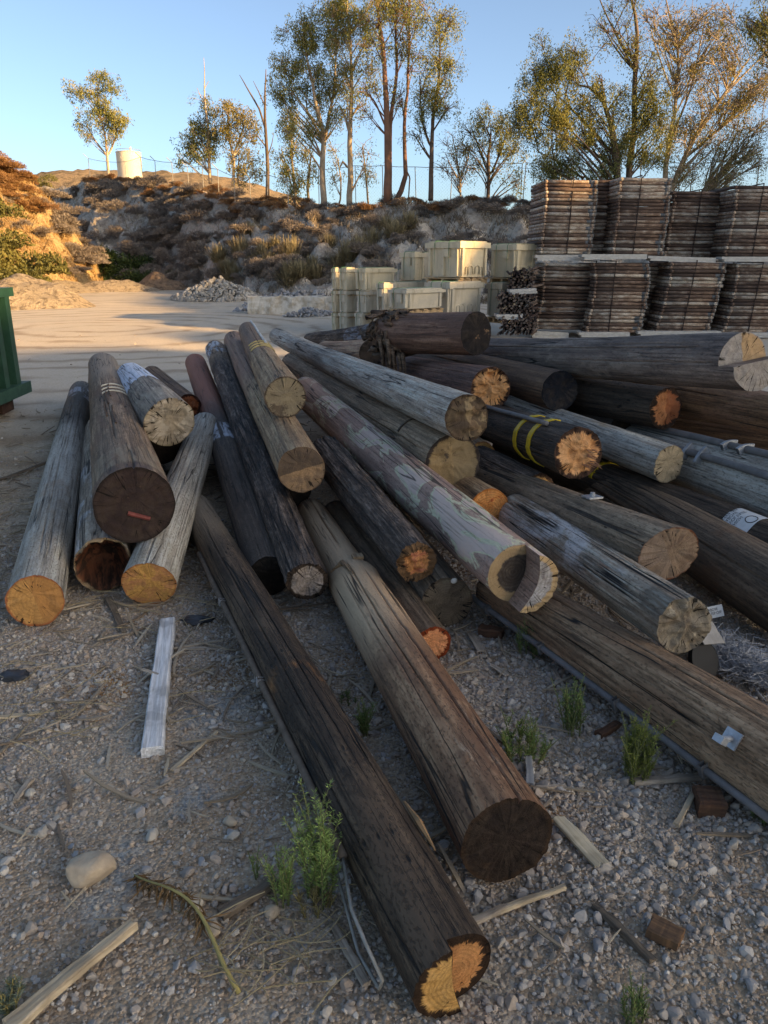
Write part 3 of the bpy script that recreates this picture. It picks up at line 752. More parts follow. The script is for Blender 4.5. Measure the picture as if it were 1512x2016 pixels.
pole('C', 'hollow rotten pole with flaking white paint under the thick brown pole', (203, 1112, 56, .145), (205, 850, 36, .15),
     wmat('flaked_white_wood', (.08, .07, .06), (.18, .16, .145), (.30, .28, .265), 3, cracks=.8, patch=(.62, .62, .62), patch_thr=.52, bark=.25),
     EM((.16, .06, .035), (.30, .21, .13), thr=.93, spike=.12, inner2=(.03, .017, .013), ring=.1, checks=.2, seed=3, patch=(.02, .014, .012), patch_thr=.48), seed=3, hollow=True, rough=.04)
pole('F', 'black pole end tucked in shadow below the short pale log', (318, 868, 46, .30), (280, 775, 34, .30), w_black(6), EM((.02, .016, .014), G, thr=.9, ring=.2, seed=6), seed=6)
pole('F2', 'reddish split pole stub showing behind the short pale log', (372, 800, 24, .34), (300, 740, 20, .34), w_brown(61), EM((.24, .075, .035), (.05, .02, .015), thr=.8, spike=.3, ring=.2, seed=61), seed=61, capn=.02)
d_ = pole('D', 'short pale log with a split cream end and white painted far end', (334, 832, 52, .56), (258, 742, 28, .52),
     wmat('pale_peeled_wood', (.05, .045, .042), (.17, .155, .145), (.30, .28, .27), 4, cracks=.5, patch=(.05, .042, .042), patch_thr=.5, zones=((-3.6, -1.2, (.72, .76, .84), 1.5), (-.45, .05, (.33, .27, .20), .55)), bark=.2),
     EM((.38, .32, .25), (.30, .24, .17), thr=.95, spike=.08, inner2=(.30, .26, .21), ring=.15, freq=40, checks=1.5, seed=4, patch=(.44, .39, .33), patch_thr=.5, k=9), seed=4, slant=(-.25, .55), cracks=((2.1, .1, -.25, .02, .06), (1.2, .1, -.35, .02, .07)), capn=.01, rough=.03)
pole('E', 'grey squared-off pole leaning up to the right with a rough orange cut end', (293, 1150, 52, .128), (404, 838, 27, .30),
     w_grey(5, patch_thr=.66, zones=((-.35, .05, (.24, .17, .09), .3),)), EM((.58, .30, .115), (.38, .17, .055), thr=.95, spike=.08, inner2=(.50, .25, .09), ring=.22, freq=40, checks=.9, seed=5, patch=(.45, .17, .10), patch_thr=.62), seed=5, cracks=((1.25, -.9, -2.4, .014, .06), (1.6, .1, -.7, .006, .03)), slant=(0, .25), rough=.03)

# fan of long poles in the middle
g_ = pole('G', 'long tarred black pole in the foreground with a stepped yellow and orange saw cut', (899, 1932, 94, .098), (383, 1000, 30, .095),
     wmat('tarred_black_wood', (.013, .010, .008), (.033, .0245, .019), (.085, .064, .048), 7, cracks=.9, patch=(.062, .045, .034), patch_thr=.55, flecks=(.006, .005, .005), zones=((-1.30, -1.17, (.42, .16, .05), .45),), far=((.12, .11, .095), -3.4, -2.3), bumpd=.008),
     [EM((.64, .36, .16), (.030, .018, .012), thr=.84, spike=.34, inner2=(.58, .31, .125), ring=.4, freq=58, checks=.25, seed=7, centre=(.012, -.005), k=6),
      EM((.62, .31, .10), (.028, .017, .012), thr=.78, spike=.40, inner2=(.54, .25, .08), ring=.35, freq=58, checks=.5, seed=8, centre=(.012, -.005), k=6)],
     seed=7, nth=130, step=dict(ang=.18, d=.03, curve=.10, wall=w_black(71)), cracks=((1.05, -.1, -1.3, .010, .03), (1.45, -.5, -2.3, .009, .028), (2.0, -.9, -2.9, .010, .03), (2.45, -.15, -1.0, .007, .026), (.75, -.8, -2.6, .016, .05), (2.8, -.5, -1.9, .007, .026)), knots=((1.75, -.62, .006, .03), (1.95, -.52, .006, .025), (1.2, -.85, .005, .03)), slant=(0, .10))
g_.pipe('conduit', 3.02, -.42, -2.75, .012, plain_mat('weathered_wood_moulding', (.17, .125, .095), .8, .2, .4, 30, .5))
for z in (-.55, -1.35, -2.1): g_.band('clamp', z, .022, .028, M_GALV, 2.90, 3.16)
mb = MB(); mb.tube([g_.at(3.05, -.42, .014), g_.at(3.05, -.25, .05), g_.at(3.0, -.14, .055), g_.at(3.3, -.08, .04), g_.at(3.6, -.10, .055), g_.at(3.7, -.22, .07), g_.at(3.3, -.45, .03)], .0045, 7); mb.build('guy_wire', M_WIRE, g_.root, True)
mb = MB(); mb.tube([g_.at(.62, -.50, .008), g_.at(.70, -.40, .014), g_.at(.66, -.30, .010)], [.003, .010, .002], 6); mb.build('bark_splinter', plain_mat('fresh_splinter', (.40, .21, .10), .8), g_.root)
h_ = pole('H', 'massive brown butt pole in the middle foreground with a dark checked end', (998, 1655, 97, .131), (612, 1010, 35, .118),
     wmat('massive_brown_wood', (.055, .030, .020), (.155, .088, .056), (.27, .178, .122), 8, cracks=.75, grain=20, patch=(.075, .042, .03), patch_thr=.5, patch2=(.28, .22, .17), patch2_thr=.6, far=((.27, .215, .165), -1.35, -.65)),
     EM((.020, .015, .014), (.034, .022, .016), thr=.93, spike=.1, inner2=(.014, .011, .011), ring=.35, freq=44, checks=.35, seed=9, patch=(.036, .024, .018), patch_thr=.62), seed=8, nth=130,
     cracks=((1.35, .1, -1.7, .022, .05), (1.85, -.35, -1.8, .018, .04), (2.3, -.5, -1.6, .008, .03), (.8, -.2, -1.2, .009, .03), (1.6, -2.0, -3.1, .03, .08)), prof=((0, 1.0), (-.3, .99), (-1.78, 1.0), (-1.83, .84), (-3, .86), (-6, .9)), rough=.03, knots=((1.3, -1.0, .006, .03), (1.5, -.85, .005, .025)))
mb = MB(); mb.box(h_.at(1.3, -1.80, .012), (.05, .014, .05)); mb.tube([h_.at(2.6, -1.78, .004), h_.at(2.0, -1.75, .012), h_.at(1.9, -1.60, .006)], [.004, .014, .003], 6); mb.build('broken_slab', w_tan(81), h_.root)
pole('I', 'slender pole of cracked dark bark with a small grey end and dark rim', (605, 1145, 40, .20), (425, 690, 20, .58),
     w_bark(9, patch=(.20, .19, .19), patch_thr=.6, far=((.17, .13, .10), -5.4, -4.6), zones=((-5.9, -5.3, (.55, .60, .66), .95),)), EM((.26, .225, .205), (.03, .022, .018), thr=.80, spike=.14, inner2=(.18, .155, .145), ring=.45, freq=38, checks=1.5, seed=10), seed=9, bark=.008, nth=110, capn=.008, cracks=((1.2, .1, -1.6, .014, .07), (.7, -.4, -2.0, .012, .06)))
pole('J', 'dark smooth pole turning brick red towards its far end, streaked with white paint', (530, 1135, 42, .108), (385, 716, 20, .36),
     wmat('smooth_dark_wood', (.022, .019, .018), (.042, .036, .034), (.075, .065, .06), 10, cracks=.3, far=((.20, .075, .055), -4.0, -2.6), zones=((-2.65, -2.2, (.55, .62, .70), .9),), patch=(.06, .05, .042), patch_thr=.6), EM((.014, .012, .011), G, thr=.95, ring=.2, seed=11), seed=10)
k_ = pole('K', 'tan worn pole with a round end half stained black, in the middle of the fan', (594, 925, 47, .50), (461, 672, 20, .65),
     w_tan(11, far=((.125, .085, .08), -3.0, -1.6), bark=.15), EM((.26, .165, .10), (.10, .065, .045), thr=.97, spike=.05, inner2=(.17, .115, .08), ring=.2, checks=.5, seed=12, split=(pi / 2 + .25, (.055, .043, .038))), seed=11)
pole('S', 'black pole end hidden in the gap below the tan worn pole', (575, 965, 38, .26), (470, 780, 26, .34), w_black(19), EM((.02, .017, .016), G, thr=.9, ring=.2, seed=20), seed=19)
l_ = pole('L', 'short tan pole on top of the fan with a mossy grey end and looped straps', (562, 782, 41, .77), (488, 652, 18, .84),
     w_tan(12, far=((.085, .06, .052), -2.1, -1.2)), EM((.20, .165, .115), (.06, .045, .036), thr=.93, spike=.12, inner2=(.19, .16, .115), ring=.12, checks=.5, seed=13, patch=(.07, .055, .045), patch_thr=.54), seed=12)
for z in (-1.75, -1.9, -2.05): l_.band('strap_loop', z, .02, .010, plain_mat('tan_strap', (.46, .35, .16), .7), .5, 2.5)
l_.pipe('white_strip', 1.15, -1.9, -3.9, .012, M_WHITE, .004)
m_ = pole('M', 'long silvery checked pole with a furry brown end, topmost of the fan', (919, 823, 46, .80), (546, 662, 16, .60),
     wmat('silver_checked_wood', (.085, .085, .085), (.20, .205, .205), (.32, .345, .36), 13, cracks=1.0, patch=(.17, .13, .09), patch_thr=.58, patch2=(.40, .42, .45), patch2_thr=.66), EM((.235, .175, .11), (.05, .035, .026), thr=.93, spike=.2, inner2=(.13, .09, .06), ring=.05, checks=.6, seed=14, patch=(.06, .045, .035), patch_thr=.52, split=(pi + .2, (.06, .043, .033))), seed=13, capn=.014, rough=.03,
     cracks=((1.5, -.3, -2.5, .010, .05), (2.1, -.8, -4, .012, .05), (2.6, -.5, -3, .010, .05)))
n_ = pole('N', 'stout grey pole with a fibrous straw-coloured end edged in black on its right', (892, 911, 57, .50), (575, 716, 22, .46),
     wmat('stout_grey_tan_wood', (.06, .048, .038), (.165, .13, .098), (.27, .225, .18), 14, cracks=.6, patch=(.11, .08, .058), patch_thr=.56), EM((.25, .18, .105), (.035, .03, .03), thr=.90, spike=.2, inner2=(.20, .145, .085), ring=.06, checks=.15, seed=15, split=(0.1, (.21, .155, .095)), patch=(.036, .031, .032), patch_thr=.57), seed=14, capn=.010, prof=((0, 1.02), (-.55, 1.0), (-.58, .965), (-8, .97)))
n_.band('ragged_collar', -.57, .03, .008, w_black(141), 0.2, 2.6)
o_ = pole('O', 'long peeling pole of mauve bark over pale wood, with a stepped ringed saw cut', (1043, 1150, 64, .36), (602, 772, 30, .50),
     wmat('peeling_mauve_bark', (.13, .095, .090), (.205, .155, .148), (.28, .22, .21), 15, cracks=.55, grain=16, peel=((.45, .325, .315), (.60, .44, .32), .54), patch=(.165, .115, .11), patch_thr=.52, patch2=(.33, .22, .15), patch2_thr=.66, bumpd=.004, far=((.22, .14, .11), -4.5, -2.5)),
     [EM((.36, .36, .37), (.44, .30, .17), thr=.80, spike=.12, inner2=(.24, .23, .235), ring=.35, freq=52, checks=.9, seed=16, patch=(.42, .42, .42), patch_thr=.6, centre=(-.02, .02)),
      EM((.040, .036, .036), (.32, .225, .135), thr=.66, spike=.10, inner2=(.065, .058, .056), ring=.7, freq=52, checks=.4, seed=17, centre=(-.02, .01))],
     seed=15, nth=130, step=dict(ang=pi * .93, d=.11, curve=.28, wall=wmat('weathered_notch', (.10, .07, .065), (.17, .125, .115), (.22, .17, .15), 151)), cracks=((1.3, -.3, -1.5, .006, .03), (2.4, -.2, -1.2, .007, .03), (1.8, -1.4, -3.2, .006, .03)), knots=((1.35, -.55, .006, .03), (1.9, -1.6, .006, .03)), slant=(0, .05))
mb = MB()
for (x, y) in ((-.055, .055), (-.032, -.02), (-.065, -.06)): mb.tube([(x, y, -.152), (x, y, -.144)], .0065, 10)
mb.build('nail', plain_mat('white_nail_head', (.7, .7, .68), .5), o_.root)
pole('P', 'rough-barked dark pole with a splintered salmon heart, below the peeling pole', (820, 1107, 41, .33), (642, 892, 34, .40),
     w_bark(16, patch=(.19, .185, .19), patch_thr=.6), EM((.55, .24, .115), (.10, .06, .036), thr=.62, spike=.28, inner2=(.46, .18, .085), ring=.35, freq=44, checks=.7, seed=18, centre=(.02, 0)), seed=16, bark=.010, nth=110, capn=.02)
pole('Q', 'thin grey-brown pole, orange end ringed by red scorch, half behind the massive pole', (853, 1268, 37, .08), (662, 1012, 28, .088),
     wmat('thin_grey_brown_wood', (.045, .035, .028), (.115, .09, .07), (.185, .15, .118), 17, cracks=.8), EM((.78, .36, .14), (.17, .035, .015), thr=.80, spike=.42, ring=.25, freq=36, checks=.3, seed=19, k=7), seed=17)
pole('R', 'dull grey-brown pole end with a white blotch, on the ground in shade', (880, 1187, 53, .12), (770, 1040, 42, .125),
     wmat('dull_grey_brown_wood', (.04, .034, .029), (.095, .08, .066), (.15, .128, .105), 18, cracks=.5), EM((.13, .108, .085), (.075, .06, .048), thr=.95, spike=.08, inner2=(.095, .078, .062), ring=.3, checks=.9, seed=20, patch=(.15, .13, .10), patch_thr=.6), seed=18)
b_ = POLES['R']; mb = MB()
V_, F_ = ico(2); mb.add(V_ * np.array([.016, .014, .006]) + np.array(b_.at(1.3, -.01, -.012)) + np.array((0, 0, .012)), None, F_); mb.build('lichen_blotch', M_WHITE, b_.root, True)

# right-hand heap
t_ = pole('T', 'thick red-brown log topping the pile, black end with a tan scar', (938, 657, 42, 1.05), (768, 656, 38, .98),
     wmat('red_brown_skin', (.045, .027, .022), (.10, .06, .05), (.165, .11, .092), 21, cracks=.4, patch=(.06, .038, .034), patch_thr=.5), EM((.012, .012, .014), (.018, .017, .019), thr=.93, spike=.1, ring=.1, checks=.25, seed=22, patch=(.17, .11, .07), patch_thr=.60), seed=21, nth=84, bark=.003)
mb = MB()
rg = np.random.default_rng(4)
for q in range(60):
    a = rg.uniform(0, 2 * pi); z0 = -t_.L + rg.uniform(-.1, .20)
    mb.tube([t_.at(a + rg.normal(0, .25), z0 + rg.normal(0, .06), .004 + .006 * k) for k in range(4)], [.018, .022, .014, .004], 6)
for q in range(9):
    p = t_.at(rg.uniform(3.2, 4.6), -t_.L + rg.uniform(.05, .3), .015)
    mb.tube([p, p + np.array((.0, -.12, .02)), p + np.array((.02, -.3 - .1 * rg.uniform(), .0))], [.02, .016, .004], 6)
mb.build('fibre_collar', wmat('matted_fibre', (.03, .022, .018), (.08, .06, .05), (.16, .125, .10), 211, bark=.5), t_.root, True)
pole('T2', 'slim dark pole behind the top log, bluish paint near its thick end', (752, 656, 22, .70), (610, 669, 13, .40), w_bark(22, zones=((-.9, -.25, (.36, .42, .50), .6),)), EM((.03, .025, .022), G, seed=23), seed=22, bark=.008)
pole('U', 'salmon-brown pole with a dull black end under the fibre collar', (735, 696, 29, .72), (640, 692, 20, .55), wmat('salmon_wood', (.11, .065, .048), (.235, .15, .11), (.33, .235, .18), 23, cracks=.5, patch=(.09, .055, .045), patch_thr=.56), EM((.022, .020, .021), G, thr=.95, ring=.1, checks=.5, seed=24), seed=23)
pole('V', 'red-brown pole with a torn pale orange end full of dark clefts', (966, 765, 42, .76), (792, 726, 29, .62), wmat('dark_red_brown_wood', (.035, .02, .018), (.085, .048, .042), (.14, .09, .08), 24, cracks=.7, bark=.25), EM((.70, .37, .21), (.075, .042, .03), thr=.86, spike=.40, inner2=(.60, .29, .15), ring=.12, checks=1.7, seed=25, k=8), seed=24, capn=.028, beyond=1.5)
pole('W', 'dark brown pole with a flat blue-black painted end', (1102, 770, 40, .76), (902, 724, 30, .70), w_brown(25, patch=(.045, .03, .025), patch_thr=.5), EM((.012, .016, .024), (.011, .014, .019), thr=.95, ring=.04, checks=.3, seed=26, rough=.6), seed=25, beyond=1.5)
x_ = pole('X', 'longest top pole on the right, dark blue-brown, with a stepped grey and orange end', (1492, 712, 58, 1.12), (952, 691, 27, .82),
     wmat('blue_brown_worn_wood', (.038, .033, .034), (.085, .074, .074), (.15, .135, .13), 26, cracks=.9, patch=(.16, .15, .145), patch_thr=.57),
     [EM((.27, .25, .235), (.27, .25, .235), thr=.97, spike=.04, ring=.25, freq=34, checks=1.2, seed=27),
      EM((.29, .275, .265), (.27, .25, .24), thr=.97, spike=.04, inner2=(.23, .215, .205), ring=.15, freq=34, checks=1.3, seed=28, split=(.15, (.52, .30, .14)))],
     seed=26, nth=96, step=dict(ang=pi / 2 + .15, d=.10), cracks=((2.6, -.2, -2.5, .012, .05), (2.0, -.8, -3, .010, .05), (3.2, -.1, -1.5, .010, .05)), beyond=.5)
pole('Y', 'pitted dark pole with a burnt orange end under the longest top pole', (1311, 804, 41, .72), (1140, 776, 37, .68), w_black(27, flecks=(.005, .005, .005), bumpd=.012), EM((.36, .15, .085), (.022, .015, .013), thr=.82, spike=.42, inner2=(.26, .105, .06), ring=.15, checks=.5, seed=29, split=(.0, (.20, .06, .03)), k=7), seed=27, beyond=1.2, capn=.012)
pole('Z1', 'brown pole running out of view on the right, directly below the longest pole\'s end', (1610, 832, 42, .74), (1300, 775, 35, .74), w_brown(28, patch=(.14, .09, .07), patch_thr=.5, cracks=.7), EM((.1, .06, .04), G, seed=30), seed=28, beyond=1)
pole('Z2', 'dark shaded brown pole running out of view, third down at the right edge', (1640, 888, 55, .50), (1310, 835, 44, .50), w_brown(29, patch=(.05, .03, .024), patch_thr=.5), EM((.1, .06, .04), G, seed=31), seed=29, beyond=1)
aa = pole('AA', 'near-black pole bound with two yellow straps and a frayed pink-orange end', (1138, 893, 51, .60), (962, 834, 36, .50), w_black(30, patch=(.05, .036, .03), patch_thr=.55, bark=.4), EM((.68, .36, .21), (.05, .03, .024), thr=.83, spike=.40, inner2=(.58, .28, .15), ring=.12, checks=.9, seed=32, patch=(.42, .16, .10), patch_thr=.64, k=8), seed=30, capn=.018, beyond=1.2, nth=90, bark=.004)
for z in (-.30, -.50): aa.band('yellow_strap', z, .046, .006, M_YELLOW, 1.35, 4.3, .04)
aa.pipe('conduit', 2.1, -.22, -1.6, .014, M_CONDUIT, .018)
mb = MB(); rg = np.random.default_rng(8)
for q in range(14):
    x, y = rg.uniform(.03, .11), rg.uniform(-.08, .02); mb.tube([(x, y, -.02), (x + rg.normal(0, .006), y, .02), (x + .01 + rg.normal(0, .01), y - rg.uniform(0, .02), rg.uniform(.03, .10))], [.006, .004, .001], 5)
mb.build('splinter', plain_mat('frayed_heartwood', (.45, .22, .13), .8), aa.root)
pole('AB', 'grey pole with a plain tan end between the strapped pole and the conduit pole', (1317, 914, 38, .50), (1010, 800, 25, .57), w_grey(31, patch=(.15, .12, .085), bark=.3), EM((.24, .205, .15), (.17, .14, .105), thr=.96, spike=.06, inner2=(.28, .235, .17), ring=.12, checks=.6, seed=33, patch=(.42, .36, .26), patch_thr=.66), seed=31, rough=.03)
ac = pole('AC', 'grey pole carrying two banded grey conduits, leaving the frame on the right', (1660, 1010, 76, .42), (1285, 890, 44, .40), w_grey(32, patch_thr=.62), EM((.3, .2, .1), G, seed=34), seed=32, beyond=.6)
for k, (th, z0) in enumerate(((1.75, -.2), (2.5, -.2))):
    ac.pipe('conduit', th, z0, -2.2, .021, M_CONDUIT, .018, flare=1.0)
    for z in (-.62 - .2 * k, -.74 - .2 * k): ac.band('clamp', z, .020, .044, M_GALV, th - .28, th + .28)
pole('AD', 'small dark-barked pole with a bright orange end under the strapped pole', (1060, 967, 36, .33), (946, 908, 28, .33), w_bark(33), EM((.74, .42, .22), (.07, .042, .032), thr=.80, spike=.34, inner2=(.66, .34, .16), ring=.18, checks=.5, seed=35, k=7), seed=33, beyond=1.5, bark=.006, capn=.01)
pole('AE', 'sliver of a plain orange pole end peeping out behind the stout grey pole', (948, 898, 29, .36), (880, 850, 25, .36), w_tan(34), EM((.70, .37, .16), (.45, .2, .07), thr=.95, spike=.06, ring=.3, checks=.4, seed=36), seed=34, beyond=1)
pole('AF', 'orange pole end stained with red resin behind the peeling pole', (963, 1003, 42, .30), (880, 945, 36, .30), w_tan(35), EM((.80, .39, .11), (.48, .17, .04), thr=.94, spike=.10, inner2=(.70, .29, .075), ring=.35, freq=52, checks=.2, seed=37, patch=(.38, .06, .02), patch_thr=.60, k=7), seed=35, beyond=1)
pole('AG', 'silver-topped pole with deep checks and a crumbly grey end, resting at the lower right', (1346, 1232, 60, .33), (1012, 1010, 38, .25),
     wmat('silver_topped_wood', (.07, .055, .046), (.18, .165, .15), (.31, .325, .33), 36, cracks=1.0, patch=(.40, .41, .42), patch_thr=.49, patch2=(.13, .06, .04), patch2_thr=.62, zones=((-.16, .02, (.03, .024, .02), .5),)), EM((.20, .175, .14), (.17, .15, .12), thr=.95, spike=.08, inner2=(.165, .135, .105), ring=.12, checks=1.0, seed=38, patch=(.33, .29, .23), patch_thr=.58), seed=36, nth=110, capn=.016, rough=.045, cracks=((1.6, .1, -1.5, .012, .045), (2.2, -.2, -2, .012, .045), (2.75, -.3, -1.8, .009, .04), (1.1, -.4, -1.6, .009, .04)))
ah = pole('AH', 'brown-grey pole with a slanting reddish tan saw cut and a galvanised plate on top', (1316, 1092, 60, .42), (1070, 985, 42, .33),
     wmat('brown_grey_wood', (.05, .038, .03), (.125, .098, .076), (.20, .165, .132), 37, cracks=.7, flecks=(.02, .015, .012)), EM((.20, .135, .10), (.13, .05, .03), thr=.97, spike=.05, inner2=(.24, .17, .125), ring=.12, checks=.5, seed=39, split=(pi + .5, (.25, .18, .14))), seed=37, slant=(.18, .28), beyond=1.2, nth=90)
mb = MB(); p = ah.at(1.45, -.62, .006); mb.box(p, (.075, .008, .075)); mb.tube([p, p + np.array((0, .022, 0))], .012, 8); mb.build('bolted_plate', M_GALV, ah.root)
pole('AI', 'dark grey-brown pole running out of view behind the silver-topped pole', (1650, 1240, 84, .20), (1250, 1000, 50, .20), wmat('dark_grey_brown_wood', (.03, .024, .02), (.08, .063, .05), (.135, .11, .088), 38, cracks=.6, zones=((-.75, -.55, (.20, .085, .04), .3),)), EM((.1, .06, .04), G, seed=40), seed=38, beyond=.8)
aj = pole('AJ', 'black pole wearing a white warning sticker, in shade below the conduit pole', (1650, 1140, 66, .24), (1155, 940, 38, .24), w_black(39), EM((.03, .02, .02), G, seed=41), seed=39, beyond=1)
aj.band('yellow_strap', -1.62, .03, .006, M_YELLOW, .6, 2.8)
ak = pole('AK', 'big brown long-grained pole at the lower right edge with a galvanised bolt and washer', (1660, 1594, 106, .135), (1052, 1203, 52, .135),
     wmat('long_grained_brown_wood', (.04, .027, .019), (.125, .082, .056), (.22, .162, .12), 40, cracks=1.0, grain=15, patch=(.12, .072, .048), patch_thr=.55), EM((.1, .06, .04), G, seed=42), seed=40, nth=120, beyond=.3, cracks=((1.75, -.2, -2.2, .022, .045), (2.3, -.3, -2.0, .008, .03), (1.3, -.3, -1.7, .008, .03), (2.75, -.3, -2.2, .008, .03)), knots=((1.6, -1.2, .006, .03), (1.9, -.75, .006, .03)))
ak.pipe('conduit', 3.55, -.1, -1.95, .013, M_CONDUIT, .012, 20)
for z in (-.35, -.75, -1.2, -1.6): ak.band('clamp', z, .016, .03, M_CONDUIT, 3.38, 3.72)
# square washer with a bolt sticking out of it
zb = -.29; tb = 2.55
n_b = np.array((math.cos(tb), math.sin(tb), 0)); p = ak.at(tb, zb, .004)
Mx = Matrix.Rotation(tb - pi / 2, 4, 'Z')
mb = MB(); mb.box(p, (.054, .008, .054), Mx); mb.build('square_washer', M_GALV, ak.root)
mb = MB(); q_ = n_b * .058 + np.array((-.012, -.010, .012)); mb.tube([p, p + q_], .0095, 10); mb.box(p + q_ * 1.06, (.022, .032, .032), Mx); mb.build('bolt', M_GALV, ak.root)
# dark poles at the bottom of the right-hand heap
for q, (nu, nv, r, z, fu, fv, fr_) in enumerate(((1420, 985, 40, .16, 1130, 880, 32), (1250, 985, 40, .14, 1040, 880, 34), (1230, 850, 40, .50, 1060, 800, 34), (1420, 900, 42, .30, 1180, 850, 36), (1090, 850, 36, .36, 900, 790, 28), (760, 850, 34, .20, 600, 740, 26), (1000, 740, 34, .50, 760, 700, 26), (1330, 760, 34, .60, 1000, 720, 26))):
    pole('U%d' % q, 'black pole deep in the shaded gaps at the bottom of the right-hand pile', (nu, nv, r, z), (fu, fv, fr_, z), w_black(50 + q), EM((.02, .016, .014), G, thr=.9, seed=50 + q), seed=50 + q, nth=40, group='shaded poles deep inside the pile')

# ------------------------------------------------------------------ warning sticker (writing on the black pole)
def text_mesh(txt, size):
    cu = bpy.data.curves.new('lettering', 'FONT'); cu.body = txt; cu.size = size; cu.align_x = 'LEFT'; cu.space_line = .95
    o = bpy.data.objects.new('lettering', cu); COL.objects.link(o)
    bpy.context.view_layer.update()
    me = bpy.data.meshes.new_from_object(o.evaluated_get(bpy.context.evaluated_depsgraph_get()))
    bpy.data.objects.remove(o, do_unlink=True)
    return me
M_STICK = plain_mat('sticker_white', (.62, .62, .60), .6, .3, .12, 30, 0)
M_INK = plain_mat('sticker_ink', (.02, .02, .02), .6, .3, .1, 30, 0)
def sticker(p, z0, th0, wid, hei):
    """a paper label wrapped on the pole: width along the pole axis, height round it"""
    nz, nt = 10, 14; dth = hei / p.R0
    V = np.array([[p.at(th0 + dth * (j / (nt - 1)), z0 - wid * (i / (nz - 1)), .0022) for j in range(nt)] for i in range(nz)])
    st = link('warning_sticker', mesh_np('warning_sticker', V.reshape(-1, 3), grid_faces(nz, nt), M_STICK, True), p.root)
    me = text_mesh('HIGH\nVOLTAGE\nABOVE\nKEEP OFF', wid * .155)
    # the label was put on with the pole upright: lines run round it, the first line towards the near (upper) end
    for v in me.vertices:
        x, y = v.co.x, v.co.y
        th = th0 + dth * .93 - (x / p.R0); z = z0 - wid * .46 + y + wid * -.12
        q = p.at(th, z, .0036); v.co = q
    me.materials.append(M_INK)
    link('lettering', me, st)
    mb = MB(); a = np.linspace(0, 2 * pi, 25)
    cz, ct = z0 - wid * .23, th0 + dth * .5
    mb.tube([p.at(ct + wid * .17 / p.R0 * math.cos(t), cz + wid * .17 * math.sin(t), .003) for t in a], .0022, 5)
    mb.build('round_emblem', M_INK, st)
sticker(aj, -.42, 1.35, .17, .17)
# scrap of the same label on the ground behind the silver-topped pole
P_, _ = at(1408, 1204, z=.16)
rt = empty('torn_label', P_); tag(rt, 'torn white label scrap reading ABOVE KEEP OFF stuck between the poles at lower right', 'label')
rt.rotation_euler = (R_(62), 0, R_(22))
mb = MB(); mb.box((0, 0, 0), (.085, .05, .003)); mb.build('paper', M_STICK, rt)
me = text_mesh('ABOVE\nKEEP OFF', .0165)
for v in me.vertices: v.co = (v.co.x - .038, v.co.y + .004, .0026)
me.materials.append(M_INK); link('lettering', me, rt)

# ------------------------------------------------------------------ loose things on the ground
def on_ground(u, v, lift=0.0):
    p, _ = at(u, v, z=0); return Vector((p.x, p.y, float(ground_h(p.x, p.y)) + lift))
def beam(name, label, cat, uv0, uv1, wpx, hgt, mat, lift=0.0, lift1=None, group=None, rough=.12, taper=.75, seed=1, split=0):
    """a rough sawn or split stick lying between two photo pixels"""
    a = on_ground(*uv0); b = on_ground(*uv1)
    a.z += lift; b.z += lift if lift1 is None else lift1
    w = wpx * ((a + b) / 2 - Vector((0, 0, CAM_H))).length / FPX * .97
    L = (b - a).length; n = 18
    rg = np.random.default_rng(seed)
    t = np.linspace(0, 1, n); V = []
    ww = w * (1 - (1 - taper) * t) * (1 + rough * fbm(t * 5, seed, 0, seed, 3)); cy = w * .35 * rough * 2 * fbm(t * 3, seed + 9, 0, seed, 2)
    hh = hgt * (1 + rough * fbm(t * 6, seed + 4, 0, seed, 3))
    prof = [(-1, 0), (-1, .85), (-.8, 1), (-.25, 1.03), (.3, .98), (.85, 1), (1, .85), (1, 0)]
    for k in range(n):
        for (px, pz) in prof: V.append((t[k] * L + (rg.normal(0, w * rough * .6) if k in (0, n - 1) else 0), cy[k] + px * ww[k] / 2, pz * hh[k]))
    m = len(prof); i = np.arange(n - 1)[:, None] * m; j = np.arange(m)[None]; k2 = (j + 1) % m
    Q = np.stack([i + j, i + k2, i + m + k2, i + m + j], -1).reshape(-1, 4)
    V += [np.mean(V[:m], 0), np.mean(V[-m:], 0)]; V = np.array(V)
    jj = np.arange(m); kk = (jj + 1) % m
    T3 = np.vstack([np.stack([np.full(m, n * m), kk, jj], -1), np.stack([np.full(m, n * m + 1), (n - 1) * m + jj, (n - 1) * m + kk], -1)])
    o = link(name, mesh_np(name, V, [Q, T3], mat, False))
    d = (b - a).normalized(); Yv = Vector((0, 0, 1)).cross(d).normalized(); Zv = d.cross(Yv)
    M = Matrix((d, Yv, Zv)).transposed().to_4x4(); M.translation = a
    o.matrix_world = M
    return tag(o, label, cat, group)
def stick_mat(name, a, b, seed=0):
    m = NT(name, .85, .2)
    n = m.noise(m.mapping(m.obj, (.05, 1, 1), (seed, seed, 0)), 90, 5, .65)
    c = m.mix(m.step(n, .3, .7), a, b)
    c = m.mix(m.math('MULTIPLY', m.step(m.noise(m.obj, 9, 3), .5, .65), .5), c, m.mix(.5, a, (.05, .04, .03)))
    m.color(c); m.bump(n, .8, .003); return m.m
S_GREY = stick_mat('grey_stick_wood', (.22, .165, .125), (.48, .39, .31))
S_TAN = stick_mat('tan_split_wood', (.32, .235, .16), (.58, .45, .31))
S_DARK = stick_mat('dark_stick_wood', (.09, .067, .05), (.21, .16, .12))
S_RED = stick_mat('dark_red_wood', (.075, .034, .022), (.18, .085, .05))
S_WHITE = stick_mat('white_painted_wood', (.42, .40, .385), (.78, .77, .76))
S_PALE = stick_mat('pale_chip_wood', (.40, .32, .22), (.60, .50, .36))
ST = 'wooden sticks on the gravel'
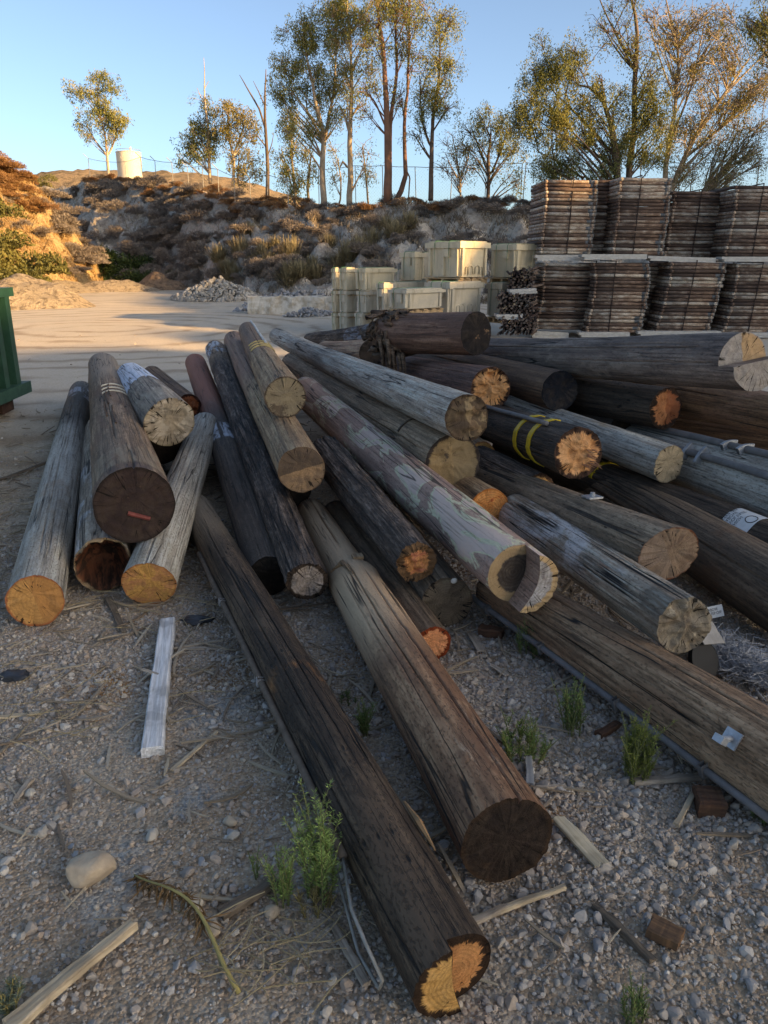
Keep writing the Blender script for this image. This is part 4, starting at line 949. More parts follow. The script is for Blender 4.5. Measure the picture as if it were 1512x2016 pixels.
beam('wooden_stake', 'short square stake with flaking white paint lying on the gravel at left', 'stake', (303, 1492), (330, 1232), 34, .042, S_WHITE, .004, rough=.05, taper=.97, seed=3)
beam('stick', 'thin dark twig lying across the white stake', 'stick', (281, 1336), (331, 1352), 7, .006, S_GREY, .05, .048, ST, seed=4)
beam('stick', 'long split tan lath entering the frame at the bottom left corner', 'stick', (20, 2040), (268, 1850), 30, .022, S_TAN, .01, .03, ST, seed=5, taper=.6)
beam('stick', 'dark rotten stick beside the green rosemary-like weed', 'stick', (432, 1810), (545, 1742), 22, .02, S_DARK, .005, None, ST, seed=6, taper=.8)
beam('stick', 'straight grey stick beside the stepped end of the black pole', 'stick', (722, 1945), (656, 1828), 16, .014, S_GREY, .008, None, ST, seed=7, taper=.8)
beam('stick', 'thin pale branch to the right of the stepped end of the black pole', 'stick', (925, 1818), (1110, 1758), 12, .012, S_TAN, .008, .012, ST, seed=8)
beam('stick', 'dull crooked twig just right of the black pole near its end', 'stick', (868, 1852), (1000, 1790), 13, .012, S_GREY, .01, None, ST, seed=81, rough=.25)
beam('stick', 'dark tapering stick lying diagonally in the gravel at lower right', 'stick', (1168, 1795), (1285, 1905), 14, .014, S_DARK, .006, None, ST, seed=9, rough=.2, taper=.9)
beam('stick', 'slim twig pointing at the dark wood block beside the big brown pole', 'stick', (1330, 1632), (1368, 1566), 10, .010, S_TAN, .01, .02, ST, seed=10)
beam('stick', 'bleached curved root under the weed near the big brown pole', 'stick', (1245, 1548), (1378, 1540), 15, .016, S_GREY, .01, .015, ST, seed=11)
beam('stick', 'pale twig at the side of the massive brown butt', 'stick', (1048, 1562), (1112, 1555), 9, .010, S_GREY, .012, .006, ST, seed=12)
beam('stick', 'short grey branch stub standing by the massive brown butt', 'stick', (1042, 1552), (1040, 1508), 16, .016, plain_mat('bluish_root', (.24, .25, .26), .8), .005, .03, ST, seed=13)
beam('wood_chip', 'pale fanned wood chip next to the massive brown butt', 'wood chip', (1100, 1625), (1183, 1712), 24, .010, S_PALE, .02, .008, seed=14, taper=1.25)
beam('wood_block', 'dark red-brown wood block with a square end beside the big brown pole', 'wood block', (1368, 1588), (1418, 1592), 52, .055, S_RED, .0, None, rough=.05, taper=.98, seed=15)
beam('wood_block', 'small dark wood offcut with an orange edge alone in the lower right gravel', 'wood block', (1275, 1842), (1338, 1872), 40, .028, stick_mat('offcut_wood', (.09, .05, .033), (.24, .12, .06)), .008, None, rough=.05, taper=.98, seed=16)
beam('wood_block', 'dark red block in the shade behind the weed under the stepped peeling pole', 'wood block', (945, 1245), (990, 1255), 26, .04, S_RED, .0, None, rough=.06, seed=17)
beam('wood_block', 'reddish stub of wood between two weeds at right', 'wood block', (1178, 1455), (1215, 1432), 18, .02, S_RED, .005, None, rough=.1, seed=18)
beam('board', 'flat grey shingle lying behind the orange-ended thin pole', 'board', (948, 1290), (926, 1252), 18, .006, S_GREY, .012, None, seed=19, rough=.05)
beam('board', 'pale flat scrap on the chips right of the orange-ended thin pole', 'board', (998, 1338), (968, 1318), 14, .005, S_GREY, .012, None, seed=20, rough=.1)
beam('stick', 'grey slat leaning out from behind the small hollow heap', 'stick', (215, 1185), (245, 1245), 14, .012, S_DARK, .02, .005, ST, seed=21)
beam('stick', 'long thin stick on the dirt at the left edge', 'stick', (0, 1412), (84, 1402), 9, .008, S_TAN, .006, None, ST, seed=22)
beam('stick', 'dark curved branch on the dirt left of the heap', 'stick', (0, 945), (98, 918), 6, .02, S_DARK, .0, .03, ST, seed=23)
beam('stick', 'thin straight twig lying right of the white stake', 'stick', (338, 1522), (428, 1448), 8, .008, S_TAN, .008, None, ST, seed=24)
beam('stick', 'grey twig below the orange sawdust at left', 'stick', (32, 1580), (62, 1540), 11, .010, S_GREY, .008, None, ST, seed=25)
beam('stick', 'slim grey stick lying flat between the white stake and the black pole', 'stick', (345, 1276), (448, 1278), 8, .010, S_GREY, .006, None, ST, seed=26)
beam('stick', 'thin pale branch beside the bottom of the weed cluster in the middle right', 'stick', (1090, 1325), (1160, 1450), 8, .009, S_GREY, .008, None, ST, seed=27)

def boulder(name, label, u, v, rx, ry, rz, mat, seed, rot=0.0, group=None, sink=.25, cuts=10):
    rg = np.random.default_rng(seed); V, F = ico(4)
    for c in range(cuts):
        d = rg.normal(size=3); d /= np.linalg.norm(d); h = rg.uniform(.62, .88); e = V @ d - h; V = V - np.clip(e, 0, None)[:, None] * d * .8
    V = V * (1 + .06 * fbm(V[:, 0] * 1.4 + seed, V[:, 1] * 1.4, V[:, 2] * 1.4, seed, 4))[:, None] * np.array((rx, ry, rz))
    V[:, 2] += rz * (1 - sink)
    o = link(name, mesh_np(name, V, F, mat, True)); o.location = on_ground(u, v); o.rotation_euler = (0, 0, rot)
    return tag(o, label, 'stone', group)
M_ROCK = plain_mat('tan_river_stone', (.50, .385, .28), .85, .2, .3, 16, .9, .008, c2=(.34, .255, .185))
M_ROCK2 = plain_mat('grey_stone', (.48, .42, .35), .75, .25, .3, 18, .5, .004)
boulder('stone', 'fist-sized smooth tan stone lying on the dirt at lower left', 178, 1742, .072, .045, .046, M_ROCK, 4, .25, sink=.12)
for k, (u, v, r, lab) in enumerate(((595, 1925 - 280, .03, 'pale chalky stone left of the green weed'), (300, 1652, .024, 'white chipped stone in the drift left of the weed cluster'), (455, 1628, .022, 'pinkish angular stone below the black pole'), (460, 1656, .02, 'flat grey stone beside the pinkish angular one'), (418, 1838, .026, 'round grey stone beside the dry stalk'), (385, 1792, .025, 'tan stone just right of the dry stalk'), (535, 1798, .024, 'reddish tan stone under the weed cluster'), (60, 1565, .02, 'brownish round stone at the left edge'))):
    boulder('stone', lab, u, v, r, r * .8, r * .65, M_ROCK2 if k % 2 else M_ROCK, 20 + k, k * 1.3)

# ------------------------------------------------------------------ weeds
def sprig_plant(name, label, u, v, stems, hpx, spread, leafL, mat, mstem, seed, lean=(0, 0), dens=1.0, bush=0):
    """upright sprigs set all round with narrow needle leaves"""
    base = on_ground(u, v); d = (base - Vector((0, 0, CAM_H))).length
    rg = np.random.default_rng(seed); H = hpx * d / FPX / max(.35, math.cos(PITCH + .25))
    rt = empty(name, base); tag(rt, label, 'weed', 'green weeds growing in the gravel')
    st = MB(); LV, LQ, n0 = [], [], 0
    def sprig(p0, dirv, L, r0, leaves):
        nonlocal n0
        n = 9; t = np.linspace(0, 1, n)
        side = rg.normal(0, .12, 3)
        P = p0 + dirv * (t * L)[:, None] + side * (t ** 2 * L)[:, None] * np.array((1, 1, .2))
        st.tube(P, np.linspace(r0, r0 * .35, n), 5, False)
        m = int(leaves * dens)
        tt = rg.uniform(.08, 1.0, m); C = np.stack([np.interp(tt, t, P[:, k]) for k in range(3)], -1)
        a = rg.uniform(0, 2 * pi, m); el = rg.uniform(.45, 1.1, m)
        D = np.stack([np.cos(a) * np.cos(el), np.sin(a) * np.cos(el), np.sin(el)], -1)
        l = leafL * rg.uniform(.6, 1.15, m) * (1.05 - .45 * tt)
        Wd = np.cross(D, rg.normal(size=(m, 3))); Wd /= np.linalg.norm(Wd, axis=1)[:, None]; w = l * .075
        q = np.stack([C, C + D * (l * .45)[:, None] + Wd * w[:, None], C + D * l[:, None] + np.array((0, 0, -.1)) * l[:, None], C + D * (l * .45)[:, None] - Wd * w[:, None]], 1)
        LV.append(q.reshape(-1, 3)); LQ.append(np.arange(m * 4).reshape(-1, 4) + n0); n0 += m * 4
    for k in range(stems):
        a = rg.uniform(0, 2 * pi); r = spread * math.sqrt(rg.uniform())
        p0 = np.array((r * .45 * math.cos(a), r * .45 * math.sin(a), -.005))
        dv = np.array((math.cos(a) * r / H * .5 + lean[0], math.sin(a) * r / H * .5 + lean[1], 1.0)); dv /= np.linalg.norm(dv)
        L = H * rg.uniform(.55, 1.0) * (1 - .35 * r / spread)
        sprig(p0, dv, L, .0028, 62 * L / .25)
        for j in range(3 + bush):
            t = rg.uniform(.12, .62); aa = rg.uniform(0, 2 * pi)
            sprig(p0 + dv * L * t, (lambda q: q / np.linalg.norm(q))(np.array((math.cos(aa) * .5, math.sin(aa) * .5, .9)) + dv * .3), L * rg.uniform(.22, .42), .0016, 26 * L / .25)
    st.build('stem', mstem, rt)
    link('leaves', mesh_np('leaves', np.vstack(LV), np.vstack(LQ), mat, False), rt)
    return rt
L_GREEN = leaf_mat('needle_green', (0.145, 0.217, 0.065), (0.246, 0.355, 0.109), (0.362, 0.478, 0.174), .35, 14)
L_DEEP = leaf_mat('deep_green', (0.072, 0.131, 0.043), (0.138, 0.232, 0.065), (0.217, 0.319, 0.102), .3, 14)
L_DRY = leaf_mat('dry_needles', (.16, .11, .06), (.25, .18, .09), (.33, .26, .13), .2, 14)
M_STEM = plain_mat('green_stem', (.16, .17, .07), .7, .2, .3, 30, 0)
M_DRYSTEM = plain_mat('straw_stem', (.36, .28, .11), .7, .2, .3, 30, .2)
sprig_plant('weed', 'tall pale green needle-leaved weed leaning on the black pole', 632, 1772, 9, 250, .075, .026, L_GREEN, M_STEM, 3, (.0, .0), 1.25, 3)
sprig_plant('weed', 'slim pale green needle-leaved weed to the left of the tall one', 556, 1778, 6, 180, .055, .023, L_GREEN, M_STEM, 4, (0, 0), 1.1, 1)
sprig_plant('weed', 'single thin wispy green sprig left of the weed cluster', 503, 1732, 2, 90, .03, .018, L_GREEN, M_STEM, 44, (-.1, 0), .8, 0)
sprig_plant('weed', 'dry brown needle clump at the foot of the weed cluster', 618, 1785, 9, 62, .085, .022, L_DRY, M_DRYSTEM, 5, (0, 0), 1.0, 2)
sprig_plant('weed', 'bright green sprig in the gap between the black and the massive brown pole', 718, 1452, 8, 100, .045, .02, L_DEEP, M_STEM, 6, (0, 0), 1.2, 2)
sprig_plant('weed', 'low dark weed in the gap left of the massive brown pole', 688, 1385, 6, 46, .06, .018, L_DEEP, M_STEM, 66, (0, 0), .8, 2)
sprig_plant('weed', 'bushy green weed to the right of the massive brown pole', 1030, 1490, 16, 105, .14, .022, L_DEEP, M_STEM, 7, (0, 0), 1.1, 3)
sprig_plant('weed', 'narrow green weed standing between two bushier ones at right', 1125, 1448, 11, 140, .06, .02, L_DEEP, M_STEM, 8, (-.05, 0), 1.1, 2)
sprig_plant('weed', 'yellow-green feathery weed beside the conduit of the big brown pole', 1252, 1535, 18, 150, .10, .02, leaf_mat('yellow_green', (.12, .15, .03), (.20, .24, .05), (.30, .33, .09), .35, 14), M_STEM, 9, (.02, 0), 1.3, 3)
sprig_plant('weed', 'dark green weed under the stepped end of the peeling pole', 1042, 1292, 14, 105, .085, .02, L_DEEP, M_STEM, 10, (0, 0), 1.1, 3)
sprig_plant('weed', 'small green weed at the bottom edge right of the stepped black pole', 1248, 2008, 9, 85, .045, .018, L_DEEP, M_STEM, 11, (0, 0), 1.0, 2)
sprig_plant('weed', 'short green tuft under the conduit at the right edge', 1497, 1618, 6, 50, .05, .02, L_DEEP, M_STEM, 12, (0, 0), 1.0, 2)
sprig_plant('weed', 'grey-green weed with a dry stalk in the bottom left corner', 25, 1985, 9, 74, .05, .026, leaf_mat('grey_green', (.10, .13, .09), (.16, .2, .14), (.22, .26, .19), .3, 14), M_DRYSTEM, 13, (.1, 0), 1.1, 2)
sprig_plant('weed', 'mossy green sprigs under the orange end of the thin pole', 856, 1318, 6, 22, .04, .014, L_DEEP, M_STEM, 14, (0, 0), 1.0, 1)
def dry_stalk():
    a, b = on_ground(268, 1752, .045), on_ground(472, 1965, .012)
    rt = empty('dry_stalk', b); tag(rt, 'bent yellow dry weed stalk with brown drooping seed heads lying on the gravel', 'dead weed')
    n = 16; t = np.linspace(0, 1, n); A = np.array(a - b)
    P = A * t[:, None] + np.array((.0, 0, .05)) * np.sin(t * pi)[:, None] + np.array((.02, .03, 0)) * (np.sin(t * pi) ** 2)[:, None]
    mb = MB(); mb.tube(P, np.linspace(.006, .0022, n), 7); mb.build('stem', M_DRYSTEM, rt, True)
    rg = np.random.default_rng(2); mb = MB()
    for q in range(150):
        s_ = rg.uniform(.35, 1.0); p = np.array([np.interp(s_, t, P[:, k]) for k in range(3)])
        d = np.array((rg.normal(0, .02), rg.normal(0, .02), -rg.uniform(.012, .045)))
        if p[2] + d[2] + b.z < .003: d[2] = .004 - p[2] - b.z
        mb.tube([p, p + d * .5 + rg.normal(0, .004, 3), p + d], [.0012, .0026, .0008], 4, False)
    mb.build('seed_heads', plain_mat('brown_seed', (.17, .095, .045), .85, .2, .4, 40, 0), rt)
dry_stalk()
# things in the gap at the right edge
def fluff():
    rg = np.random.default_rng(6); mb = MB(); c, _ = at(1455, 1310, z=.05)
    for q in range(2200):
        s_ = rg.uniform(); p = np.array(c) + np.array((.20 * (s_ - .5) + rg.normal(0, .035), -.34 * (s_ - .5) + rg.normal(0, .04), abs(rg.normal(0, .035))))
        w = [p]
        for k in range(3): w.append(w[-1] + rg.normal(0, .022, 3) * np.array((1, 1, .6)))
        mb.tube(w, [.0005, .0016, .0014, .0004], 3, False)
    tag(mb.build('insulation_fluff', plain_mat('white_fibre', (.46, .46, .47), .95, .1, .35, 14, 0)), 'tangle of white fibre fluff caught beside the big brown pole at right', 'fluff')
fluff()
P_, _ = at(1385, 1300, z=.12)
mb = MB(); a = np.linspace(0, 2 * pi, 32, endpoint=False); mb.tube([(0, 0, -.012), (0, 0, -.010), (0, 0, .010), (0, 0, .012)], [.070, .075, .075, .070], 32)
o = mb.build('rubber_disc', plain_mat('black_rubber', (.012, .012, .013), .6, .3, .2, 20, .1)); o.location = P_; o.rotation_euler = (R_(60), R_(15), R_(25)); tag(o, 'flat black disc standing between the silver-topped pole and the white fluff', 'disc')
P_, _ = at(1395, 1248, z=.20)
mb = MB(); mb.box((0, 0, 0), (.13, .09, .004)); mb.box((0, .047, -.006), (.13, .004, .016)); o = mb.build('metal_plate', plain_mat('dull_plate', (.33, .30, .27), .5, .4, .3, 20, .2)); o.location = P_; o.rotation_euler = (R_(35), R_(12), R_(30)); tag(o, 'bent grey metal plate sticking out behind the end of the silver-topped pole', 'plate')
# crumpled black plastic scraps
for k, (u, v, lab) in enumerate(((385, 1222, 'crumpled dark plastic scrap beside the foot of the black pole'), (28, 1332, 'crumpled black plastic scrap on the dirt at the left edge'))):
    V, F = ico(3); V = V * (1 + .5 * fbm(V[:, 0] * 2 + k * 5, V[:, 1] * 2, V[:, 2] * 2, 3, 4))[:, None] * np.array((.06, .04, .012)); V[:, 2] += .014
    o = link('plastic_scrap', mesh_np('plastic_scrap', V, F, plain_mat('black_plastic', (.04, .042, .048), .45, .4, .3, 20, .4), True)); o.location = on_ground(u, v); tag(o, lab, 'plastic scrap')

# ------------------------------------------------------------------ green container at the left edge
def dumpster():
    c, _ = at(40, 772, y=8.5); zb = c.z
    rt = empty('dumpster', (c.x, c.y, 0), R_(3)); tag(rt, 'dark green ribbed steel dumpster cut off by the left edge', 'dumpster')
    g = plain_mat('green_paint', (.008, .042, .026), .5, .4, .4, 9, .3, .004, c2=(.012, .06, .038))
    g2 = plain_mat('green_paint_worn', (.025, .08, .055), .6, .35, .4, 12, .3, .004, c2=(.012, .055, .035))
    top = at(24, 566, y=8.5)[0].z - 0; H = top - zb; W, L = 1.9, 3.4
    mb = MB(); mb.box((-W / 2 - .06, -L / 2, zb + H / 2), (W, L, H - .1)); mb.build('body', g, rt)
    mb = MB()
    for k in range(12): mb.box((-.02, -.10 - k * .29, zb + H / 2), (.13, .11, H - .14))
    for k in range(8): mb.box((-.14 - k * .23, .035, zb + H / 2), (.085, .08, H - .14))
    mb.build('rib', g, rt)['kind'] = 'stuff'
    mb = MB(); mb.box((-W / 2 - .02, -L / 2, zb + H - .045), (W + .14, L + .16, .09)); mb.build('top_rail', g, rt)
    mb = MB(); mb.box((-W / 2 + .04, -L / 2, zb + .05), (W + .10, L + .2, .12)); mb.build('bottom_rail', g2, rt)
    for (x, y) in ((-.15, -.2), (-W + .05, -.2), (-.15, -L + .3)):
        mb = MB(); mb.box((x, y, zb / 2 - .005), (.16, .3, zb - .01)); mb.build('skid', plain_mat('rusty_skid', (.10, .05, .035), .8, .2, .4, 20, .3), rt)
dumpster()

# ------------------------------------------------------------------ polymer vault boxes on pallets
def bin_mat(name, a, b):
    """moulded polymer: dusty, with rain streaks down the sides and scuffs"""
    m = NT(name, .65, .3)
    st = m.noise(m.mapping(m.obj, (1, 1, .12)), 9, 4, .6); n = m.noise(m.obj, 2.5, 5, .65); f = m.noise(m.obj, 26, 4, .65)
    c = m.mix(m.step(n, .35, .65), a, b)
    c = m.mix(m.math('MULTIPLY', m.step(st, .5, .68), .4), c, (.26, .19, .12))
    c = m.mix(m.math('MULTIPLY', m.step(f, .6, .72), .45), c, (.20, .15, .10))
    m.color(c); m.bump(f, .15, .003); return m.m
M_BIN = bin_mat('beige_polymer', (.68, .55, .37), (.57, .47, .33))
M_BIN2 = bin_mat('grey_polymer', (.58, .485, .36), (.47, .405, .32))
M_TIE = plain_mat('green_tie', (.05, .20, .10), .5, .4, .3, 20, 0)
M_PALLET = plain_mat('pallet_pine', (.58, .37, .20), .8, .2, .35, 14, .3, .003, c2=(.33, .22, .13))
def vault(label, cu, vb, vt, D, lpx, rpx, mat, yaw=40, pallet=True, plabel=None):
    c, t = at(cu, vb, y=D); tp, _ = at(cu, vt, y=D)
    a = R_(yaw); h = tp.z - c.z
    wl = lpx * t / FPX / math.sin(a); wr = rpx * t / FPX / math.cos(a)
    ph = .13; rt = empty('vault_box', c, a); tag(rt, label, 'vault box', 'polymer vault boxes stacked on pallets')
    rim = min(.11, h * .16)
    mb = MB(); mb.box((wr / 2, wl / 2, (h - rim) / 2), (wr * .94, wl * .94, h - rim), None, .93)
    nl, nr = max(2, int(wl / .28)), max(2, int(wr / .34))
    for k in range(nl): mb.box((.028 - .012, wl * (.10 + .8 * k / (nl - 1)), (h - rim) / 2 + .01), (.055, .055, h - rim - .03))
    for k in range(nr): mb.box((wr * (.10 + .8 * k / (nr - 1)), .016, (h - rim) / 2 + .01), (.05, .055, h - rim - .03))
    mb.box((.01, wl * .38, h - rim - .09), (.09, .12, .15))
    mb.build('body', mat, rt)
    mb = MB(); mb.box((wr / 2, wl / 2, h - rim / 2), (wr + .05, wl + .05, rim)); mb.box((wr / 2, wl / 2, h + .012), (wr - .06, wl - .06, .03)); mb.build('rim', mat, rt)
    mb = MB()
    for (x0, ww) in ((.30, .09), (.42, .13), (.66, .13), (.80, .09)):
        cx = wr * x0; hh = h * .32; n = 9
        pts = [(cx - ww / 2, .036, .05)] + [(cx - ww / 2 * math.cos(q), .034 - .01 * 0, .05 + hh * .5 + ww * .5 * math.sin(q)) for q in np.linspace(0, pi, n)] + [(cx + ww / 2, .036, .05)]
        mb.tube(pts, .011, 6)
    mb.build('knockout_arch', mat, rt, True)
    mb = MB()
    for yy in ((.68,) if wl < .6 else (.30, .72)): mb.tube([(-.035, wl * yy, .0), (-.035, wl * yy, h - .01), (.0, wl * yy, h + .03), (wr, wl * yy, h + .03)], .006, 5)
    mb.build('tie_strap', M_TIE, rt)
    if pallet:
        pr = empty('pallet', c - Vector((0, 0, ph)), a); tag(pr, plabel or label.replace('vault box', 'pallet').replace('box', 'pallet'), 'pallet', 'pine pallets under the vault boxes')
        mb = MB()
        for k in range(3): mb.box((wr / 2, .05 + (wl - .1) * k / 2, .055), (wr + .02, .05, .07))
        mb.build('stringer', M_PALLET, pr)
        mb = MB(); n = max(4, int(wr / .16))
        for k in range(n): mb.box((.05 + (wr - .1) * k / (n - 1), wl / 2, .105), (.10, wl + .03, .022)); 
        for k in range(3): mb.box((.06 + (wr - .12) * k / 2, wl / 2, .010), (.10, wl + .03, .020))
        for k in range(3): mb.box((wr / 2, .05 + (wl - .1) * k / 2, .055), (wr * .0 + .12, .09, .0701))
        mb.build('deck_board', M_PALLET, pr)
    return rt
vault('large cream vault box topping the stack, right side sunlit', 905, 546, 477, 16, 62, 62, M_BIN, plabel='pine pallet under the sunlit large cream box')
vault('smaller cream vault box on top of the stack, left of the large sunlit one', 816, 552, 498, 18, 26, 19, M_BIN, plabel='pine pallet under the smaller upper cream box')
vault('narrow grey-beige vault box peeping between the two upper cream boxes', 835, 552, 499, 18.3, 4, 26, M_BIN2, plabel='pallet between the two upper cream boxes')
vault('cream vault box at the upper right, beside the pipe bundles', 1014, 546, 482, 16.6, 44, 46, M_BIN, plabel='pine pallet under the cream box beside the pipe bundles')
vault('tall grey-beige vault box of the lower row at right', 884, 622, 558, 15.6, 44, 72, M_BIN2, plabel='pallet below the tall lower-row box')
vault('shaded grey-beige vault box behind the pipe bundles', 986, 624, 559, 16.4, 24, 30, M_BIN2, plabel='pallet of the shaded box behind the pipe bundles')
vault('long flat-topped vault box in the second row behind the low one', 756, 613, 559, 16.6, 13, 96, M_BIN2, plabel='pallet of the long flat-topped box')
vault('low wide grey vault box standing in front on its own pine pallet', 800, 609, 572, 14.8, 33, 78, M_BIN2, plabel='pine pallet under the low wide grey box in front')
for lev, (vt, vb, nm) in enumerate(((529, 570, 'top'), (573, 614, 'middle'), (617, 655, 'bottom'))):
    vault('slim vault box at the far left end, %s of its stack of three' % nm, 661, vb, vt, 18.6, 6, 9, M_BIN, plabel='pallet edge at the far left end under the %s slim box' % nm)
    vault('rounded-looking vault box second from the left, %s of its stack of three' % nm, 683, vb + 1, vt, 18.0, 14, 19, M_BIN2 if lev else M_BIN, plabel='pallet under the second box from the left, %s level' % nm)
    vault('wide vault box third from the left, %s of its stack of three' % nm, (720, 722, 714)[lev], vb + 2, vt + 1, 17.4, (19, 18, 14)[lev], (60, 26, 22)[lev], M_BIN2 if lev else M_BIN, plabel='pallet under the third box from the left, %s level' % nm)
vault('vault box mostly hidden behind the wide third box from the left', 786, 571, 533, 18.8, 5, 10, M_BIN2, plabel='pallet of the hidden box behind the third from the left')

# ------------------------------------------------------------------ scaffold frames in banded stacks
def scaf_mat():
    m = NT('rusty_scaffold_tube', .8, .3)
    r = m.objrand()
    v = m.vmath('ADD', m.obj, m.comb(m.math('MULTIPLY', r, 37.0), m.math('MULTIPLY', r, 11.0), 0.0))
    n = m.noise(m.mapping(v, (.6, 1, 1)), 9, 5, .7); f = m.noise(v, 60, 3)
    c = m.ramp(m.math('ADD', m.math('MULTIPLY', n, .75), m.math('MULTIPLY', m.math('SUBTRACT', r, .5), .34)), [(.28, (.085, .052, .04)), (.38, (.20, .122, .088)), (.46, (.32, .235, .18)), (.56, (.52, .44, .36))])
    c = m.mix(m.math('MULTIPLY', m.step(f, .4, .65), .4), c, (.07, .04, .03))
    m.color(c); m.bump(f, .4, .003); return m.m
M_SCAF = scaf_mat()
M_COUP = plain_mat('steel_coupler', (.21, .205, .20), .6, .4, .5, 20, .2, .003)
def frame_mesh(w, dpt, seed):
    rg = np.random.default_rng(seed); mb = MB(); r = .033
    mb.tube([(0, 0, 0), (w * .5, rg.normal(0, .004), rg.normal(0, .004)), (w, 0, 0)], r * 1.06, 8)
    mb.tube([(0, dpt, 0), (w, dpt, 0)], r, 6); mb.tube([(w * .33, 0, 0), (w * .33, dpt, 0)], r * .6, 6)
    mb.tube([(.03, -.05, 0), (.03, dpt, 0)], r, 8); mb.tube([(w - .03, -.05, 0), (w - .03, dpt, 0)], r, 8)
    n1 = sum(len(q) for q in mb.Q) + sum(len(t) for t in mb.T)
    Q1 = sum(len(q) for q in mb.Q); T1 = sum(len(t) for t in mb.T)
    cw = (.15, .07, .03, .11)[seed % 4]
    mb.tube([(w - cw, 0, 0), (w + .03, 0, 0)], r * 1.1, 8)
    nq = sum(len(q) for q in mb.Q); nt = sum(len(t) for t in mb.T)
    idx = [0] * Q1 + [1] * (nq - Q1) + [0] * T1 + [1] * (nt - T1)
    return mesh_np('scaffold_frame', np.vstack(mb.V), [np.vstack(mb.Q), np.vstack(mb.T)], [M_SCAF, M_COUP], True, idx)
M_STRAP = plain_mat('rusted_banding', (.045, .025, .02), .7, .3, .3, 20, 0)
def stack(label, u0, u1, vb, vt, D, n, lean, yaw, seed, strap=.55):
    a, t = at(u0, vb, y=D); b, _ = at(u0, vt, y=D); w = (u1 - u0) * t / FPX
    rg = np.random.default_rng(seed); dz = (b.z - a.z) / n
    meshes = [frame_mesh(w, 1.25, seed * 4 + k) for k in range(4)]
    ca, sa = math.cos(yaw), math.sin(yaw); wob = np.cumsum(rg.normal(0, .008, n))
    for k in range(n):
        o = link('scaffold_frame', meshes[rg.integers(4)])
        f = k / n; x = lean * math.sin(f * 2.2) / math.sin(2.2) if lean else 0
        o.location = (a.x + x + wob[k] + rg.normal(0, .009), a.y + rg.normal(0, .012), a.z + dz * (k + .5)); o.rotation_euler = (rg.normal(0, .004), rg.normal(0, .005) + .012, yaw + rg.normal(0, .008))
        tag(o, 'rusty tubular scaffold frame lying flat in ' + label, 'scaffold frame', 'scaffold frames in ' + label)
    xs_ = w * strap; mb = MB()
    for k in range(n): pass
    p0 = Vector((a.x + ca * xs_, a.y + sa * xs_ - .05, a.z)); p1 = Vector((a.x + ca * xs_ + lean + wob[-1], a.y + sa * xs_ - .05, b.z + .03))
    pts = [p0.lerp(p1, q) for q in np.linspace(0, 1, 6)] + [p1 + Vector((-sa * 1.2, ca * 1.2, 0))]
    mb.tube(pts, .012, 6); o = mb.build('banding', M_STRAP); tag(o, 'dark steel band holding ' + label, 'banding', 'steel bands on the scaffold stacks')
stack('the upper left stack', 1060, 1160, 500, 354, 16.6, 21, .03, .03, 1)
stack('the set-back dark stack, upper row, second from left', 1148, 1206, 500, 354, 17.1, 21, .06, .0, 2, .9)
stack('the upper stack third from left', 1203, 1302, 500, 349, 16.4, 22, .04, .0, 3, .42)
stack('the upper dark stack in the middle right', 1306, 1428, 507, 376, 17.2, 19, .05, .05, 4, .45)
stack('the upper stack at the right edge', 1424, 1545, 505, 365, 16.5, 20, .06, -.02, 5, .45)
stack('the lower left stack', 1052, 1160, 648, 517, 16.6, 18, .05, .02, 6, .93)
stack('the lower stack second from left', 1152, 1258, 655, 517, 16.3, 20, .08, .0, 7, .42)
stack('the lower set-back stack between second and third', 1240, 1300, 652, 518, 17.0, 19, .06, .0, 8, .9)
stack('the lower stack third from left, leaning right', 1288, 1392, 655, 516, 16.3, 20, .12, .0, 9, .5)
stack('the lower set-back stack right of the leaning one', 1378, 1430, 652, 518, 17.0, 18, .05, .0, 10, .9)
stack('the lower stack at the right edge', 1420, 1520, 655, 520, 16.3, 20, .08, .0, 11, .5)
M_TIMB = plain_mat('bleached_timber', (.50, .475, .44), .8, .2, .25, 12, .3, .003, c2=(.40, .37, .33))
def timber(label, u0, u1, v, D, th, dep, z=None, tilt=0.0):
    a, t = at(u0, v, y=D); b, _ = at(u1, v, y=D); w = b.x - a.x
    mb = MB(); mb.box((w / 2, dep / 2, 0), (w, dep, th)); mb.box((w / 2 + .02, dep / 2 - .03, -th * .95), (w * .96, dep, th * .8)); o = mb.build('timber', M_TIMB); o.location = a; o.rotation_euler = (0, tilt, 0)
    tag(o, label, 'timber', 'bleached timbers between the scaffold stacks')
timber('bleached double plank under the third upper stack', 1146, 1274, 503, 16.2, .05, .3)
timber('sagging bleached plank under the dark middle-right upper stack', 1276, 1410, 506, 16.3, .05, .3, tilt=.03)
timber('bleached plank under the right-edge upper stack', 1421, 1560, 508, 16.2, .05, .3)
timber('grey plank end under the upper left stack', 1054, 1150, 505, 16.6, .06, .25)
timber('bleached sill plank under the second lower stack', 1140, 1240, 657, 16.1, .05, .3)
timber('long bleached sill plank under the third lower stack', 1256, 1420, 655, 16.1, .05, .3)
timber('bleached sill plank under the right lower stack', 1424, 1560, 658, 16.1, .05, .3)
timber('tan cribbing plank at the left foot of the scaffold stacks', 1045, 1120, 655, 16.4, .07, .3, tilt=.05)
